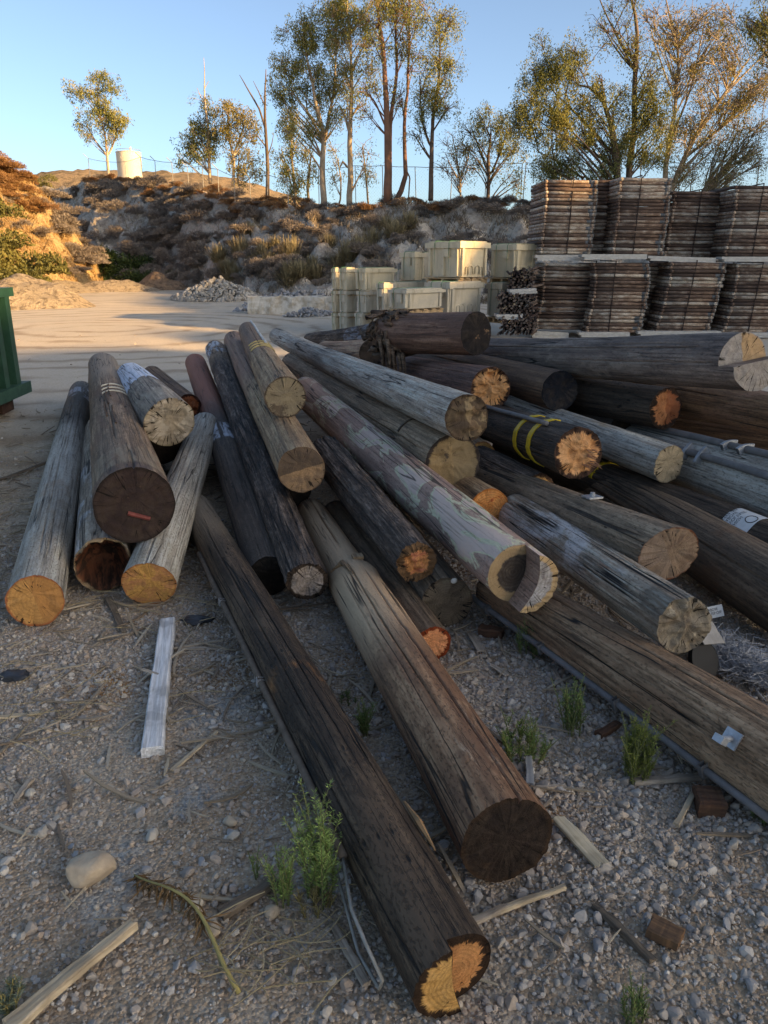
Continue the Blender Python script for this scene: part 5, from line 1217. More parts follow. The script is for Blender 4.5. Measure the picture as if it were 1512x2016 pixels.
# bundles of short dark stakes seen end-on
def bundles():
    mats = [plain_mat('dark_stake_wood', c, .85, .2, .4, 25, .2) for c in ((.075, .048, .042), (.13, .09, .075), (.04, .028, .026), (.19, .14, .115))]
    variants = []
    for k, m in enumerate(mats):
        mb = MB(); mb.tube([(0, 0, 0), (0, 1.0, 0)], .024, 6); variants.append(mesh_np('rusty_pipe', np.vstack(mb.V), [np.vstack(mb.Q), np.vstack(mb.T)], m, False))
    rg = np.random.default_rng(3)
    for (u0, u1, vb, vt, D, nm) in ((1000, 1058, 574, 524, 15.6, 'top'), (978, 1056, 620, 575, 15.2, 'middle'), (980, 1060, 660, 622, 15.0, 'bottom')):
        a, t = at(u0, vb, y=D); b, _ = at(u1, vt, y=D)
        nz = max(4, int((b.z - a.z) / .05)); nx = int((b.x - a.x) / .055)
        for i in range(nz):
            sh = .05 * (i % 2) * .5
            for j in range(nx):
                if i == nz - 1 and rg.uniform() < .35: continue
                if j == 0 and rg.uniform() < .4: continue
                o = link('rusty_pipe', variants[rg.integers(4)])
                o.location = (a.x + j * .055 + sh + rg.normal(0, .008), a.y + rg.normal(0, .06), a.z + .025 + i * .049 + rg.normal(0, .006)); o.rotation_euler = (rg.normal(0, .04), rg.uniform(0, 3), R_(-12) + rg.normal(0, .06))
                tag(o, 'short dark rusty pipe seen end-on in the %s bundle left of the scaffold stacks' % nm, 'pipe', 'rusty pipes in the %s bundle' % nm)
    timber('bleached plank between the top and middle pipe bundles', 1004, 1056, 573, 15.4, .05, .4, tilt=-.05)
    timber('grey plank between the middle and bottom pipe bundles', 978, 1020, 622, 15.1, .05, .4)
bundles()

# ------------------------------------------------------------------ concrete block and rubble
def rubble(name, label, c0, rx, ry, h, n, s0, s1, mat, seed):
    rg = np.random.default_rng(seed); shapes, F = stone_shapes(1, 10, rg, 8)
    a = rg.uniform(0, 2 * pi, n); r = np.sqrt(rg.uniform(size=n)); hh = h * (1 - r ** 1.3) * rg.uniform(.55, 1, n)
    pos = np.stack([c0.x + rx * r * np.cos(a), c0.y + ry * r * np.sin(a), hh - .05], -1)
    size = np.clip(rg.lognormal(np.log((s0 * s1) ** .5), .45, n), s0, s1)
    V, FF = scatter(shapes, F, pos, size, rg, .7, .3)
    tag(link(name, mesh_np(name, V, FF, mat, False)), label, 'rubble', kind='stuff')
M_CONC = stone_mat('broken_concrete', [(.42, .37, .31), (.33, .30, .27), (.50, .45, .39), (.27, .25, .23), (.38, .31, .24)])
M_CONCB = stone_mat('blue_grey_concrete', [(.30, .30, .31), (.40, .41, .42), (.22, .22, .23), (.35, .33, .31), (.15, .15, .16)])
p, _ = at(412, 592, z=0); rubble('rubble_pile', 'heap of tan broken concrete at the foot of the slope', Vector((p.x, p.y + 1.6, 0)), 1.85, 1.5, .85, 1500, .04, .17, M_CONC, 1)
p, _ = at(560, 606, z=0); rubble('rubble_pile', 'low dark heap of broken concrete behind the white block wall', Vector((p.x + .3, p.y + 1.2, 0)), 1.9, 1.0, .62, 420, .05, .20, M_CONCB, 2)
p, _ = at(615, 620, z=0); rubble('rubble_pile', 'loose bluish concrete chunks spilled in front of the white block wall', Vector((p.x, p.y, 0)), .8, .35, .22, 150, .04, .13, M_CONCB, 3)
p, _ = at(480, 612, z=0); rubble('rubble_pile', 'few grey chunks at the left end of the white block wall', Vector((p.x, p.y + .2, 0)), .4, .35, .15, 50, .03, .10, M_CONCB, 4)
def wall():
    a, t = at(488, 616, z=0); b, _ = at(665, 620, y=a.y - .1); w = b.x - a.x; h = 31 * t / FPX
    n, m = 60, 12
    xs_ = np.linspace(0, w, n); prof = [(0, -.05), (0, h * .3), (.01, h * .7), (.03, h), (.2, h * 1.02), (.45, h), (.5, h * .6), (.5, -.05)]
    V = np.array([[(x, y, z) for (y, z) in prof] for x in xs_]); V = V.reshape(-1, 3)
    nz = fbm(V[:, 0] * 3, V[:, 1] * 3, V[:, 2] * 3, 4, 4); V[:, 1] += .05 * nz; V[:, 2] += .04 * nz * (V[:, 2] > .05)
    mt = plain_mat('whitewashed_concrete', (.62, .57, .50), .85, .2, .3, 5, .6, .02, c2=(.38, .31, .235))
    q = grid_faces(n, 8); mid = len(prof)
    V = np.vstack([V, V[:8].mean(0), V[-8:].mean(0)])
    T3 = [(n * 8, k + 1, k) for k in range(7)] + [(n * 8 + 1, (n - 1) * 8 + k, (n - 1) * 8 + k + 1) for k in range(7)]
    o = link('concrete_block', mesh_np('concrete_block', V, [q, np.array(T3)], mt, False)); o.location = a
    tag(o, 'long low whitewashed concrete block in front of the rubble', 'concrete block')
wall()
b_ = boulder('stone', 'large pale boulder at the right edge of the tan rubble heap', 467, 578, .28, .25, .32, M_ROCK2, 9, 0); b_.location.y += 1.5; b_.location.z = .45
def mound(label, u, v, rx, ry, h, mat, seed):
    p, _ = at(u, v, z=0); n = 40
    X_, Y_ = np.meshgrid(np.linspace(-1.15, 1.15, n), np.linspace(-1.15, 1.15, n)); r = np.sqrt(X_ ** 2 + Y_ ** 2)
    Z_ = h * np.clip(1 - r ** 1.4, -.15, 1) + .25 * h * fbm(X_ * 3, Y_ * 3, 0, seed, 4) * np.clip(1.1 - r, 0, 1)
    V = np.stack([X_ * rx, Y_ * ry, Z_ - .03], -1)
    o = link('dirt_mound', mesh_np('dirt_mound', V.reshape(-1, 3), grid_faces(n, n), mat, True)); o.location = (p.x, p.y + ry, 0); tag(o, label, 'dirt mound', 'spoil mounds at the foot of the slope')
M_RED = hill_mat('red_spoil', (.50, .30, .18), (.42, .26, .17), (.17, .11, .08), 3)
M_TAN = hill_mat('tan_spoil', (.60, .45, .32), (.52, .40, .29), (.20, .15, .11), 3)
mound('small reddish dirt mound at the foot of the dark slope', 298, 572, 1.7, 1.4, .75, M_RED, 1)
mound('long low tan dirt mound left of the reddish one', 205, 574, 2.6, 1.2, .55, M_TAN, 2)
mound('tall dirt pile behind the green dumpster', -25, 610, 2.6, 2.0, 1.15, M_TAN, 3)
mound('flat dirt mound at the far left behind the dirt pile', 90, 577, 2.4, 1.8, .6, M_TAN, 4)

# ------------------------------------------------------------------ water tank on the hill
def tank():
    c, t = at(256, 338, y=112); r = 23.5 * t / FPX; h = 34 * t / FPX
    rt = empty('water_tank', c); tag(rt, 'cream round water tank on the skyline beside the lone tree', 'water tank')
    m = plain_mat('cream_tank_paint', (.60, .52, .40), .6, .3, .08, .6, 0)
    mb = MB(); mb.tube([(0, 0, -1.5), (0, 0, h * .5), (0, 0, h)], r, 48); mb.build('shell', m, rt)
    mb = MB(); mb.tube([(0, 0, h), (0, 0, h + .06), (0, 0, h + .30)], [r * 1.03, r * 1.03, .2], 48); mb.tube([(r * .2, 0, h), (r * .2, 0, h + .7)], .12, 8); mb.build('roof', m, rt)
    mb = MB(); th = np.linspace(0, 2 * pi, 40); mb.tube([(r * .97 * math.cos(q), r * .97 * math.sin(q), h + .32) for q in th], .03, 5); mb.build('railing', M_GALV, rt)
tank()

# ------------------------------------------------------------------ trees, brush and fence on the slopes
BARK_PALE = plain_mat('pale_gum_bark', (.46, .36, .26), .8, .2, .35, 2.5, .3, .02, c2=(.27, .19, .13))
BARK_RED = plain_mat('red_gum_bark', (.26, .13, .085), .8, .2, .35, 2.5, .3, .02, c2=(.16, .085, .06))
BARK_DARK = plain_mat('dark_gum_bark', (.15, .105, .08), .8, .2, .4, 2.5, .3, .02)
LEAF_OLIVE = leaf_mat('olive_gum_leaf', (0.085, 0.105, 0.032), (0.20, 0.205, 0.06), (0.36, 0.30, 0.09), .3, .5)
LEAF_GOLD = leaf_mat('golden_gum_leaf', (.10, .09, .028), (.20, .165, .05), (.33, .245, .085), .3, .5)
LEAF_GREEN = leaf_mat('green_gum_leaf', (.075, .09, .028), (.155, .16, .048), (.28, .235, .075), .3, .4)
def unit(v): return v / (np.linalg.norm(v, axis=-1, keepdims=True) + 1e-9)
def tree(label, D, trunks, clumps, bark, leaf, seed, leaf_len=.30, fill=1.0, droop=.5, sub=1.0, twig=1.0, group='gum trees along the top of the slope'):
    """trunks: lists of (u, v, half width px); clumps: (u, v, ru, rv, leaves) ellipses of foliage, as deep as they are wide"""
    rg = np.random.default_rng(seed); t0 = None
    b0, tt = at(trunks[0][0][0], trunks[0][0][1], y=D); k = tt / FPX
    rt = empty('tree', b0); tag(rt, label, 'tree', group)
    base = np.array(b0); mb = MB(); TP = []
    for ti, tr in enumerate(trunks):
        P = np.array([at(u, v, y=D + .35 * ti)[0] for (u, v, w) in tr]); W = np.array([w * k for (_, _, w) in tr])
        s = np.concatenate([[0], np.cumsum(np.linalg.norm(np.diff(P, axis=0), axis=1))]); q = np.linspace(0, s[-1], max(14, int(s[-1] / .7)))
        P = np.stack([np.interp(q, s, P[:, j]) for j in range(3)], -1); W = np.interp(q, s, W)
        P[1:, 0] += .09 * fbm(q[1:] * .6, ti, seed, 3, 2); P[1:, 1] += .25 * fbm(q[1:] * .4, ti, seed, 8, 2)
        mb.tube(P - base, W, 9); TP.append((P, W))
    AP = np.vstack([p for p, _ in TP]); AW = np.concatenate([w for _, w in TP])
    LV = []
    for (u, v, ru, rv, nl) in clumps:
        c = np.array(at(u, v, y=D)[0]); R = np.array((ru * k, ru * k * .85, rv * k))
        ns = max(2, int(sub * 9 * (ru * rv * k * k) ** .6))
        C = []
        while len(C) < ns:
            d = rg.uniform(-1, 1, 3)
            if np.linalg.norm(d) < 1: C.append(c + d * R)
        for q in C:
            h = np.hypot(AP[:, 0] - q[0], AP[:, 1] - q[1]); dz = q[2] - AP[:, 2]
            cost = np.abs(dz - .75 * h - .5) + .55 * h + (dz < 0) * 3
            a = int(np.argmin(cost)); p = AP[a]
            L = np.linalg.norm(q - p); n = 7; t = np.linspace(0, 1, n)[:, None]
            mid = p + (q - p) * .5 + np.array((0, 0, .12 * L)) * rg.uniform(-.6, 1) + rg.normal(0, .07 * L, 3)
            B = (1 - t) ** 2 * p + 2 * t * (1 - t) * mid + t ** 2 * q
            r0 = min(AW[a] * .55, .018 + .014 * L) * twig
            mb.tube(B - base, np.linspace(r0, .010 * twig, n), 5, False)
            sig = .22 + .10 * math.sqrt(max(R[0], R[2]))
            tips = q + rg.normal(0, 1, (8, 3)) * sig * np.array((1, 1, .7))
            for tp in tips: mb.tube(np.array([B[-2], (B[-1] + tp) / 2 + rg.normal(0, .08, 3), tp]) - base, [.012 * twig, .009 * twig, .005], 4, False)
            m = max(3, int(fill * 1.75 * nl / ns))
            pick = tips[rg.integers(0, 8, m)]
            LC = pick + rg.normal(0, 1, (m, 3)) * sig * np.array((.36, .36, .3)) - np.array((0, 0, 1)) * rg.uniform(-.1, 1.5, m)[:, None] * sig
            LV.append(LC)
    mb.build('trunk', bark, rt, True)
    if LV:
        C = np.vstack(LV) - base; m = len(C)
        dirv = unit(rg.normal(0, 1, (m, 3)) * np.array((1, 1, .6)) + np.array((0, 0, -droop * 2.2)))
        l = leaf_len * .40 * rg.uniform(.55, 1.25, m); wv = unit(np.cross(dirv, rg.normal(size=(m, 3)))) * (l * .16)[:, None]
        d = dirv * l[:, None]
        Q = np.stack([C - d * .5, C + wv - d * .08, C + d * .5, C - wv - d * .08], 1).reshape(-1, 3)
        link('crown', mesh_np('crown', Q, np.arange(m * 4).reshape(-1, 4), leaf, False), rt)
    return rt
tree('lone slender gum tree on the skyline beside the water tank', 68, [[(215, 372, 3.2), (213, 330, 2.8), (212, 300, 2.4), (205, 260, 1.8), (196, 215, 1.2), (190, 180, .8)], [(212, 312, 2), (196, 290, 1.6), (178, 262, 1.1), (168, 245, .7)], [(212, 305, 2), (224, 280, 1.5), (236, 250, 1.0), (245, 232, .7)]],
     [(160, 178, 22, 18, 700), (208, 166, 26, 22, 1100), (182, 205, 30, 24, 900), (215, 205, 16, 22, 500), (165, 250, 18, 16, 350), (235, 238, 26, 18, 650), (196, 235, 26, 18, 500), (212, 262, 18, 16, 250), (255, 230, 9, 8, 160)], BARK_PALE, LEAF_OLIVE, 1, .50, droop=.4)
tree('thin gum with a bare dead leader above green regrowth, left end of the row', 55, [[(414, 362, 3.4), (414, 300, 3), (412, 240, 2.4), (406, 195, 1.5), (402, 150, .9), (399, 112, .4)], [(408, 205, 1), (396, 190, .7), (388, 172, .4)], [(404, 180, .9), (411, 160, .4)]],
     [(412, 205, 14, 20, 350), (385, 245, 22, 26, 800), (412, 250, 18, 30, 700), (375, 285, 20, 22, 600), (400, 300, 26, 22, 700), (418, 275, 18, 20, 600), (372, 318, 16, 14, 250)], BARK_PALE, LEAF_GREEN, 2, .42)
tree('golden bushy gum between the dead-topped tree and the bare snag', 54, [[(458, 366, 3), (456, 310, 2.6), (448, 260, 2), (446, 215, 1.0)], [(456, 320, 2), (470, 280, 1.6), (482, 240, 1)], [(472, 366, 2), (468, 330, 1.6), (468, 300, 1)]],
     [(446, 215, 22, 20, 800), (440, 250, 18, 22, 600), (470, 215, 18, 14, 400), (494, 230, 14, 18, 450), (462, 258, 18, 18, 400), (490, 260, 14, 14, 300), (492, 318, 22, 26, 800), (455, 300, 16, 20, 350), (480, 340, 22, 14, 400)], BARK_PALE, LEAF_GOLD, 3, .40)
tree('tall leafless dead snag with one forked limb left of the tall gums', 47, [[(526, 392, 4.2), (524, 330, 3.6), (521, 270, 3), (520, 220, 2.4), (520, 170, 1.6), (521, 135, .7)], [(522, 260, 2.2), (512, 215, 1.8), (498, 190, 1.5), (484, 165, 1), (472, 147, .5)], [(520, 215, 1.4), (508, 180, .9), (497, 160, .4)], [(523, 290, 1.5), (508, 268, 1), (496, 262, .5)], [(524, 315, 1.3), (534, 285, .9), (538, 262, .4)]], [], BARK_DARK, LEAF_GOLD, 4)
tree('low pale bushy gum in front of the tall gums at left', 44, [[(580, 408, 3), (579, 350, 2.4), (574, 300, 1.8), (572, 260, 1)], [(608, 408, 3), (610, 350, 2.4), (618, 300, 1.4)], [(579, 370, 1.6), (562, 320, 1.2), (552, 290, .7)]],
     [(558, 250, 22, 20, 450), (582, 240, 22, 22, 600), (560, 300, 22, 20, 450), (592, 290, 22, 24, 450), (560, 345, 20, 18, 500), (595, 350, 22, 16, 400), (572, 372, 20, 14, 400), (615, 320, 12, 18, 200)], BARK_PALE, LEAF_OLIVE, 5, .34)
tree('tall pale-trunked gum with a broad drooping crown, left of the tall group', 41, [[(637, 420, 6.5), (638, 360, 5.8), (637, 300, 5), (634, 250, 4), (626, 200, 3), (612, 140, 2.2), (600, 90, 1.4), (596, 55, .8)], [(637, 300, 3.5), (648, 240, 3), (660, 180, 2.2), (664, 110, 1.5), (660, 40, .8)], [(635, 265, 2.5), (605, 220, 2), (580, 190, 1.4), (566, 160, .8)]],
     [(585, 60, 28, 30, 1100), (615, 35, 24, 26, 900), (566, 120, 22, 28, 900), (600, 120, 30, 34, 1500), (640, 80, 28, 34, 1200), (560, 185, 22, 26, 900), (596, 190, 32, 30, 1300), (640, 160, 26, 32, 1000), (565, 235, 20, 18, 350), (612, 245, 30, 20, 650), (664, 215, 20, 24, 500), (655, 20, 24, 24, 700), (668, 150, 16, 30, 500)], BARK_PALE, LEAF_OLIVE, 6, .30, 1.15)
tree('tall gum with a reddish white trunk, second of the tall group', 40, [[(688, 418, 6.2), (687, 350, 5.6), (687, 280, 4.8), (690, 220, 4), (694, 160, 3), (690, 90, 2.2), (684, 20, 1.4), (680, -40, .8)], [(688, 265, 3), (676, 230, 2.5), (668, 215, 2)], [(690, 240, 2), (706, 215, 1.5), (720, 205, .8)], [(688, 330, 2.4), (678, 318, 1.8), (672, 330, 1)]],
     [(690, 30, 32, 34, 1400), (668, 75, 24, 26, 700), (712, 80, 26, 30, 800), (690, 135, 26, 24, 700), (720, 150, 22, 24, 500), (700, 190, 22, 14, 300), (660, 0, 30, 24, 800), (700, -30, 40, 26, 900), (720, 20, 22, 26, 600), (712, 330, 16, 18, 150)], BARK_PALE, LEAF_OLIVE, 7, .30)
tree('tall red-trunked twin gum in the middle of the skyline', 38, [[(762, 404, 7.5), (762, 340, 6.8), (764, 270, 6), (761, 200, 5.2), (756, 130, 4.2), (748, 60, 3.2), (742, -10, 2.4), (738, -60, 1.5)], [(768, 400, 5), (771, 330, 4.6), (769, 260, 4.2), (776, 190, 3.4), (784, 120, 2.6), (780, 50, 1.8), (778, -20, 1.0)], [(763, 250, 2), (740, 200, 1.6), (716, 170, .8)]],
     [(745, 20, 32, 30, 900), (790, 20, 22, 32, 700), (735, 90, 26, 28, 700), (790, 90, 20, 26, 450), (730, 160, 20, 20, 350), (782, 180, 18, 30, 300), (740, -30, 44, 24, 1000), (770, -10, 30, 30, 700), (728, 215, 16, 16, 160)], BARK_RED, LEAF_OLIVE, 8, .28, .9)
tree('curving slim gum leaning out beside the red-trunked twin', 38.6, [[(776, 402, 6), (790, 378, 5.4), (799, 345, 4.6), (797, 300, 3.8), (795, 240, 3.2), (799, 180, 2.6), (803, 110, 2), (806, 40, 1.4), (808, -30, .8)], [(798, 320, 1.6), (812, 350, 1.4), (806, 396, 1.2)]],
     [(806, 60, 20, 34, 500), (812, 120, 16, 28, 350), (798, 0, 24, 30, 600), (794, 200, 10, 26, 150), (815, -20, 22, 24, 400)], BARK_RED, LEAF_OLIVE, 9, .28)
tree('dark-stemmed gum with a narrow tufted crown at the right of the tall group', 37, [[(848, 394, 5.2), (848, 340, 4.6), (850, 290, 4), (854, 250, 3.4), (858, 200, 2.6), (862, 140, 2), (866, 80, 1.3), (868, 30, .7)], [(850, 290, 2.6), (838, 250, 2.2), (832, 210, 1.6), (826, 150, 1.0)], [(850, 315, 1.6), (828, 285, 1.4), (812, 262, .9)], [(856, 225, 1.6), (872, 190, 1.2), (884, 160, .7)]],
     [(864, 50, 26, 30, 700), (885, 30, 22, 18, 350), (850, 20, 26, 26, 600), (850, 110, 22, 26, 700), (880, 110, 18, 24, 450), (870, 165, 26, 24, 1000), (838, 160, 18, 22, 500), (858, 210, 22, 18, 450), (836, 215, 14, 18, 300), (885, 210, 12, 14, 200), (828, 255, 12, 16, 180)], BARK_DARK, LEAF_OLIVE, 10, .28)
tree('small twiggy nearly leafless tree right of the tall group', 39, [[(905, 402, 2.2), (903, 350, 1.8), (898, 310, 1.3), (893, 270, .7)], [(903, 360, 1.4), (918, 320, 1.1), (926, 285, .6)], [(902, 350, 1.2), (884, 320, .9), (872, 300, .5)]], [(896, 285, 24, 24, 130), (880, 320, 18, 20, 60), (918, 310, 18, 22, 90), (905, 345, 20, 20, 60)], BARK_PALE, LEAF_GOLD, 11, .26, twig=.8, sub=2.0)
tree('mid-sized open gum left of the scaffold stacks', 38, [[(962, 402, 4), (962, 350, 3.4), (960, 305, 2.6), (963, 262, 1.6)], [(961, 345, 2.4), (982, 300, 1.8), (996, 265, 1)], [(961, 335, 2), (940, 290, 1.5), (928, 255, .8)]],
     [(962, 226, 22, 16, 600), (936, 255, 20, 16, 550), (985, 250, 22, 18, 650), (1008, 262, 14, 16, 300), (925, 285, 16, 14, 250), (1012, 305, 14, 20, 350), (960, 285, 22, 16, 350), (990, 300, 16, 18, 300), (935, 320, 14, 14, 150), (1020, 355, 16, 22, 350), (975, 345, 14, 18, 130)], BARK_DARK, LEAF_OLIVE, 12, .28)
tree('broad dark green gum rising straight behind the scaffold stacks', 34, [[(1212, 420, 8), (1214, 350, 7), (1210, 290, 6), (1206, 240, 5), (1190, 195, 3.5), (1165, 170, 2.4), (1140, 165, 1.5)], [(1232, 420, 7), (1240, 340, 6), (1246, 270, 5.5), (1250, 200, 5), (1254, 130, 4.2), (1256, 60, 3.4), (1250, 0, 2.6), (1238, -50, 1.6)], [(1252, 120, 3), (1222, 85, 2.2), (1200, 45, 1.6), (1180, 0, 1)], [(1210, 300, 3.5), (1150, 240, 2.6), (1100, 190, 1.6), (1070, 150, .9)], [(1210, 330, 3), (1150, 290, 2.4), (1090, 260, 1.6), (1050, 235, .9)], [(1150, 350, 2.4), (1110, 325, 1.8), (1060, 300, 1)]],
     [(1080, 100, 24, 36, 1000), (1070, 150, 36, 30, 1700), (1130, 120, 36, 28, 1600), (1040, 195, 34, 28, 1600), (1100, 200, 40, 30, 2000), (1155, 170, 34, 34, 1500), (1030, 240, 26, 22, 900), (1080, 260, 40, 30, 1600), (1140, 255, 36, 30, 1500), (1185, 220, 26, 30, 800), (1210, 300, 40, 36, 2200), (1130, 315, 40, 26, 1300), (1270, 180, 26, 44, 1500), (1285, 240, 26, 40, 1500), (1235, 250, 26, 36, 1100), (1290, 300, 30, 30, 1300), (1165, 335, 26, 18, 600), (1070, 325, 26, 20, 600), (1230, 190, 14, 28, 350), (1258, 80, 24, 40, 420), (1200, 55, 26, 40, 300), (1232, 5, 34, 34, 380), (1270, 130, 20, 30, 350)], BARK_DARK, LEAF_GREEN, 13, .27, 1.15)
tree('spreading golden gum with many bare slanting branches behind the right-hand stacks', 36, [[(1312, 420, 7), (1322, 370, 6), (1350, 310, 5), (1385, 250, 4), (1420, 195, 3), (1450, 150, 2), (1480, 110, 1)], [(1306, 420, 6), (1308, 340, 5), (1318, 270, 4), (1330, 200, 3.4), (1336, 130, 2.6), (1330, 60, 2), (1312, 0, 1.2)], [(1350, 310, 3), (1392, 270, 2.4), (1440, 235, 1.8), (1490, 205, 1)], [(1320, 270, 2.6), (1350, 200, 2), (1372, 120, 1.5), (1390, 40, 1)], [(1360, 420, 4), (1400, 360, 3.4), (1450, 320, 2.6), (1500, 295, 1.6)], [(1330, 200, 2), (1300, 130, 1.5), (1282, 60, 1)]],
     [(1300, 40, 40, 40, 600), (1350, 60, 40, 50, 700), (1400, 50, 36, 46, 800), (1440, 110, 40, 40, 1000), (1390, 140, 36, 36, 700), (1340, 150, 30, 36, 600), (1480, 180, 34, 36, 1000), (1430, 200, 36, 30, 900), (1380, 230, 36, 30, 900), (1470, 250, 36, 26, 900), (1410, 290, 40, 26, 900), (1340, 260, 26, 30, 700), (1480, 310, 36, 24, 700), (1430, 345, 40, 20, 600), (1350, 330, 30, 26, 700), (1505, 120, 20, 40, 400)], BARK_PALE, LEAF_GOLD, 14, .26, 1.25, sub=2.3)
tree('dark green gum whose drooping boughs enter at the top right corner', 27, [[(1580, 420, 9), (1590, 250, 8), (1585, 100, 6), (1560, -20, 4), (1540, -80, 2)], [(1585, 90, 3), (1540, 30, 2), (1500, 20, 1)]],
     [(1480, 20, 30, 30, 600), (1505, 70, 26, 34, 700), (1460, 60, 14, 20, 200), (1540, 20, 40, 50, 1200), (1500, -20, 40, 30, 700), (1545, 110, 30, 36, 700)], BARK_DARK, LEAF_GREEN, 15, .22)
tree('slim sapling behind the scaffold stacks between the open gum and the broad dark gum', 40, [[(1090, 420, 2.6), (1088, 350, 2), (1092, 300, 1.2)], [(1088, 360, 1.4), (1106, 330, .8)]], [(1092, 300, 22, 26, 450), (1075, 340, 20, 20, 350), (1110, 345, 22, 22, 450)], BARK_PALE, LEAF_OLIVE, 16, .28)
tree('thin young gum growing through the fence left of the curving gum', 42, [[(725, 400, 2), (722, 340, 1.6), (716, 290, 1)], [(668, 400, 1.8), (670, 350, 1.4), (664, 310, .8)]], [(715, 300, 16, 20, 160), (662, 300, 14, 24, 200), (722, 345, 12, 18, 110), (655, 350, 12, 20, 160)], BARK_PALE, LEAF_OLIVE, 17, .28)

# --- brush: a few shapes of each kind, copied over the slopes
def brush_mesh(kind, seed):
    rg = np.random.default_rng(seed)
    V, Q = [], []; n0 = 0
    if kind == 'tuft':
        m = 420; a = rg.uniform(0, 2 * pi, m); el = rg.uniform(.35, 1.45, m); L = rg.uniform(.55, 1.0, m)
        d = np.stack([np.cos(a) * np.cos(el), np.sin(a) * np.cos(el), np.sin(el)], -1) * L[:, None]
        b = rg.normal(0, .10, (m, 3)) * np.array((1, 1, 0)); s = np.stack([-np.sin(a), np.cos(a), 0 * a], -1) * .018
        dr = np.array((0, 0, -.22)) * (1 - np.sin(el))[:, None]
        q = np.stack([b - s, b + s, b + d * .6 + s, b + d * .6 - s, b + d + dr + s * .2, b + d + dr - s * .2], 1); idx = np.arange(m)[:, None] * 6
        return q.reshape(-1, 3), np.concatenate([idx + [0, 1, 2, 3], idx + [3, 2, 4, 5]])
    m = {'dry': 2600, 'green': 2600, 'rust': 2200, 'sage': 2200}[kind]; lobes = rg.integers(4, 8)
    C = np.stack([rg.normal(0, .38, lobes), rg.normal(0, .38, lobes), rg.uniform(.25, .62, lobes)], -1); rl = rg.uniform(.26, .46, lobes)
    k = rg.integers(0, lobes, m); dd = unit(rg.normal(size=(m, 3))); dd[:, 2] = np.abs(dd[:, 2]) * .9 - .15
    P = C[k] + dd * (rl[k] * rg.uniform(.35, 1.08, m) ** .7)[:, None]; P[:, 2] = np.maximum(P[:, 2], .02)
    if kind in ('dry', 'rust'):
        d = unit(dd + rg.normal(0, .5, (m, 3)) + np.array((0, 0, .4))); l = rg.uniform(.07, .22, m); w = .06
    else:
        d = unit(rg.normal(size=(m, 3)) + np.array((0, 0, .5))); l = rg.uniform(.05, .11, m); w = .26
    s = unit(np.cross(d, rg.normal(size=(m, 3)))) * (l * w)[:, None]; d = d * l[:, None]
    q = np.stack([P - d * .5, P + s, P + d * .5, P - s], 1)
    return q.reshape(-1, 3), np.arange(m * 4).reshape(-1, 4)
BR = {'dry': (leaf_mat('dry_brush_twigs', (.12, .092, .078), (.215, .17, .14), (.31, .25, .205), .1, 1.2), 'dry_bush'),
      'rust': (leaf_mat('rust_brush_twigs', (.15, .07, .035), (.26, .125, .055), (.36, .20, .09), .2, 1.2), 'rust_bush'),
      'tuft': (leaf_mat('straw_tuft', (.20, .155, .085), (.29, .23, .135), (.37, .30, .18), .2, 1.5), 'grass_tuft'),
      'green': (leaf_mat('green_brush', (.025, .040, .012), (.055, .082, .022), (.10, .13, .035), .25, 1.0), 'green_bush'),
      'sage': (leaf_mat('yellow_green_brush', (.085, .085, .028), (.155, .14, .046), (.23, .19, .07), .3, 1.0), 'green_bush')}
BM = {k: [mesh_np(n, *brush_mesh(k, 40 + q * 7 + len(k)), m, False) for q in range(4)] for k, (m, n) in BR.items()}
def shrub(kind, p, size, rg, label, group, cat='shrub', squash=1.0):
    o = link(BR[kind][1], BM[kind][rg.integers(4)]); o.location = p; o.rotation_euler = (0, 0, rg.uniform(0, 6.28)); o.scale = (size * rg.uniform(.85, 1.2), size * rg.uniform(.85, 1.2), size * squash * rg.uniform(.8, 1.15))
    return tag(o, label, cat, group)
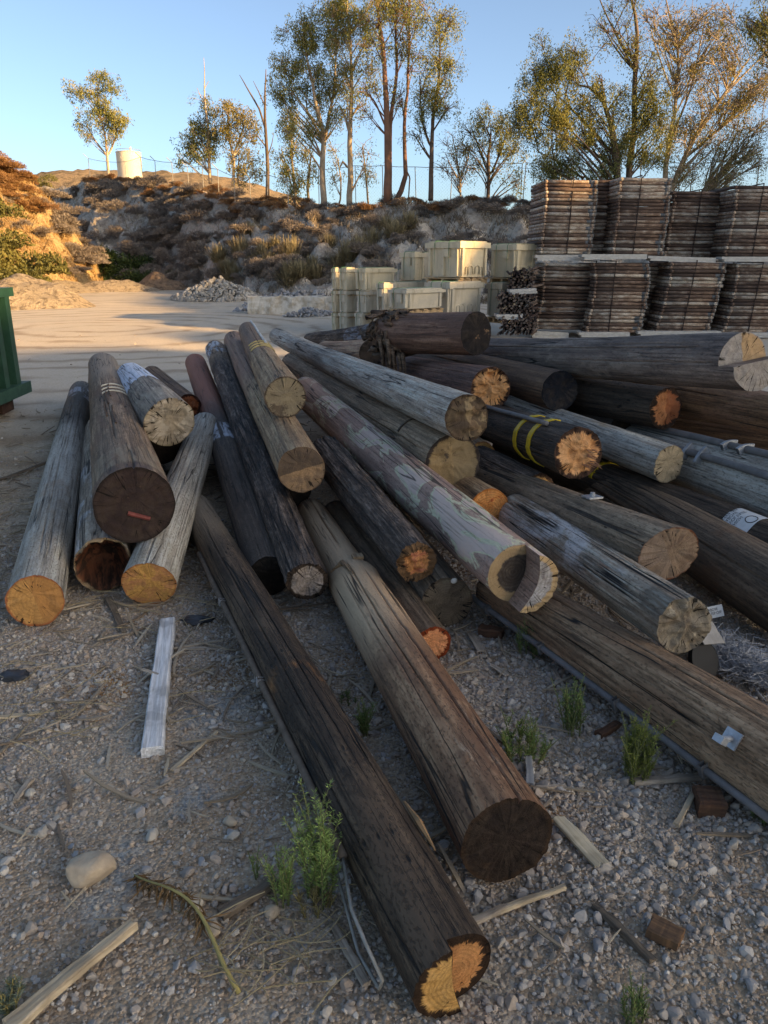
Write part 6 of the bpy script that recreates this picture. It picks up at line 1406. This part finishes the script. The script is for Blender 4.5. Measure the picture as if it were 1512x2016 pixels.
def cover():
    rg = np.random.default_rng(12)
    def put(kind, bank, u, t, size, label, group, cat='shrub', squash=1.0, sink=.1):
        p = bank.point(np.array(float(u)), np.array(float(t))); shrub(kind, (p[0], p[1], p[2] - sink * size), size, rg, label, group, cat, squash)
    for (u0, u1, n, t0, t1, s0, s1) in ((130, 420, 100, .03, .93, .5, 1.3), (330, 640, 110, .10, .97, .35, .95), (600, 1060, 60, .16, .95, .3, .75)):
        for q in range(n): put('dry', MAIN, rg.uniform(u0, u1), rg.uniform(t0, t1), rg.uniform(s0, s1), 'dark brown dry brush clump on the shaded slope', 'dry brush on the shaded slope', squash=.95)
    for u in np.arange(225, 1075, 9.0): put('rust' if rg.uniform() < .42 else 'dry', MAIN, u + rg.normal(0, 4), rg.uniform(.95, 1.08), rg.uniform(.45, .85), 'reddish dry brush along the sunlit crest of the slope', 'dry brush along the crest', squash=.8)
    for q in range(26): put('rust', MAIN, rg.uniform(240, 560), rg.uniform(.86, 1.02), rg.uniform(.5, .95), 'reddish dry brush along the sunlit crest of the slope', 'dry brush along the crest', squash=.8)
    tf = [(538, 497), (550, 510), (585, 498), (592, 515), (540, 528), (497, 497), (520, 515), (580, 548), (600, 530), (632, 535), (760, 440), (775, 455), (800, 432), (690, 500), (710, 485), (670, 520), (455, 500), (470, 520), (515, 450), (610, 545), (655, 470), (735, 470), (560, 470), (480, 540), (625, 512)]
    for q, (u, v) in enumerate(tf):
        best = min(np.linspace(0.02, 1, 60), key=lambda t: abs((lambda p: 1008 - FPX * ((p[1] * math.sin(PITCH) + (p[2] - CAM_H) * math.cos(PITCH)) / (p[1] * math.cos(PITCH) - (p[2] - CAM_H) * math.sin(PITCH))))(MAIN.point(np.array(float(u)), np.array(t))) - v - 14))
        put('tuft', MAIN, u, best, rg.uniform(.75, 1.15), 'straw-coloured bunch grass tuft on the shaded slope', 'bunch grass tufts on the slope', 'grass tuft')
    for (u, t, s, lab) in ((345, .05, 1.5, 'rounded grey-green bush at the foot of the slope beside the tan rubble'), (165, .03, 2.2, 'dark green leafy bush at the foot of the gully, left one'), (205, .02, 1.9, 'dark green bush in the middle of the gully foot'), (280, .08, 2.4, 'tall dark green bush right of the gully'), (255, .02, 1.5, 'small green bush between the gully bushes'), (310, .02, 1.3, 'low green shrub by the reddish dirt mound'), (140, .05, 1.7, 'green bush at the left of the gully foot')):
        put('green', MAIN, u, t, s, lab, 'green bushes at the foot of the slope')
    for (u, t, s, lab) in ((5, .06, 2.6, 'sunlit yellow-green bush at the left edge of the yard'), (38, .2, 2.0, 'sunlit yellow-green bush second from the left edge'), (62, .03, 2.0, 'low yellow-green bush in front of the sunlit hill'), (98, .05, 2.2, 'upright yellow-green bush nearest the gully'), (-14, .35, 2.1, 'upper sunlit bush cut by the left edge'), (22, .42, 2.0, 'small sunlit bush halfway up the left hill'), (125, .04, 1.6, 'olive bush at the right foot of the sunlit hill')):
        put('sage', SPUR, u, t, s, lab, 'sunlit bushes at the foot of the left hill')
    for q in range(95): put('rust', SPUR, rg.uniform(-60, 128), rg.uniform(.72, 1.1), rg.uniform(.55, 1.25), 'rust-red brush covering the top of the sunlit left hill', 'rust-red brush on the left hill', squash=.75)
    for q in range(20): put('dry', SPUR, rg.uniform(-30, 210), rg.uniform(.2, .8), rg.uniform(.4, .9), 'dry brown clump on the sunlit face of the left hill', 'dry clumps on the left hill', squash=.7)
    for q in range(16): put('dry', SPUR, rg.uniform(130, 250), rg.uniform(.1, .95), rg.uniform(.8, 1.4), 'dark brush at the shaded end of the left hill', 'dark brush at the end of the left hill', squash=.75)
    p = MAIN.point(np.array(145.), np.array(.97)); shrub('sage', p, 1.5, rg, 'single yellow-green bush at the head of the gully', None)
cover()
def scrub():
    # fine dry grass and twigs over the whole cut: nobody could count it
    rg = np.random.default_rng(31); m = 46000
    for nm, bank, u0, u1, k, t0, cols in (('dry_scrub', MAIN, 120, 1080, m, .0, ((.16, .12, .09), (.26, .20, .145), (.40, .31, .21))), ('rust_scrub', SPUR, -80, 240, 15000, .05, ((.20, .11, .055), (.34, .20, .09), (.46, .31, .15)))):
        u = rg.uniform(u0, u1, k); t = rg.uniform(t0, 1.08, k); keep = (fbm(u * .035, t * 7, 0, 77, 4) + .25 * rg.normal(size=k)) > -.05; u, t = u[keep], t[keep]; n = len(u)
        P = bank.point(u, t); a = rg.uniform(0, 2 * pi, n); l = rg.uniform(.08, .34, n)
        d = unit(np.stack([np.cos(a) * .6, np.sin(a) * .6, rg.uniform(.25, 1.1, n)], -1)) * l[:, None]; s = np.stack([-np.sin(a), np.cos(a), 0 * a], -1) * rg.uniform(.012, .03, n)[:, None]
        q = np.stack([P - s, P + s, P + d + s * .15, P + d - s * .15], 1)
        tag(link(nm, mesh_np(nm, q.reshape(-1, 3), np.arange(n * 4).reshape(-1, 4), leaf_mat(nm + '_blades', *cols, .15, .8), False)), 'fine dry grass and twigs covering the ' + ('cut slope' if bank is MAIN else 'sunlit left hill'), 'dry scrub', kind='stuff')
scrub()
# --- chain link fence along the crest
def fence(label, us, t, hgt, arm, seed):
    P = MAIN.point(np.array(us, float), np.full(len(us), t)); base = P[0].copy()
    rt = empty('chain_link_fence', base); tag(rt, label, 'fence')
    pm = plain_mat('fence_post_steel', (.36, .33, .29), .6, .4, .25, 10, 0); rg = np.random.default_rng(seed); tops = []
    for p in P:
        q = p - base; mb = MB(); tp = q + np.array((rg.normal(0, .05), 0, hgt)); tops.append(tp)
        pts = [q - np.array((0, 0, .6)), tp]
        if arm: pts.append(tp + np.array((-.28, -.12, .28)))
        mb.tube(pts, .022, 6); mb.build('post', pm, rt)
    mb = MB()
    for (a, b) in zip(tops[:-1], tops[1:]):
        mb.tube([a, (a + b) / 2 - np.array((0, 0, .03)), b], .014, 4)
        d = b - a; L = np.linalg.norm(d[:2]); n = int(L / .16)
        lo = np.array((0, 0, -hgt * .97))
        for k in range(-int(hgt / .16), n):
            for sgn in (1, -1):
                x0, x1 = k / n, (k + hgt / .16) / n; c0, c1 = max(0, x0), min(1, x1)
                if c1 <= c0: continue
                z0, z1 = (c0 - x0) / (x1 - x0), (c1 - x0) / (x1 - x0)
                if sgn < 0: z0, z1 = 1 - z0, 1 - z1
                mb.tube([a + d * c0 + lo * z0, a + d * c1 + lo * z1], .0016, 3, False)
    mb.build('wire_mesh', plain_mat('fence_wire', (.22, .22, .22), .6, .4, .2, 10, 0), rt)
fence('leaning chain-link fence with angled arms along the sunlit left crest', [236, 268, 300, 330, 352, 382, 410, 435, 462, 490, 518, 548, 586], 1.0, 1.35, True, 1)
fence('tall chain-link fence on the plateau behind the tall gums', [640, 706, 754, 815, 873, 935, 1000], 1.12, 2.1, False, 2)
fence('chain-link fence with angled arms at the right behind the scaffold stacks', [1002, 1072, 1140, 1210, 1280, 1350, 1420, 1488, 1560], 1.06, 2.1, True, 3)
bpy.context.view_layer.update()
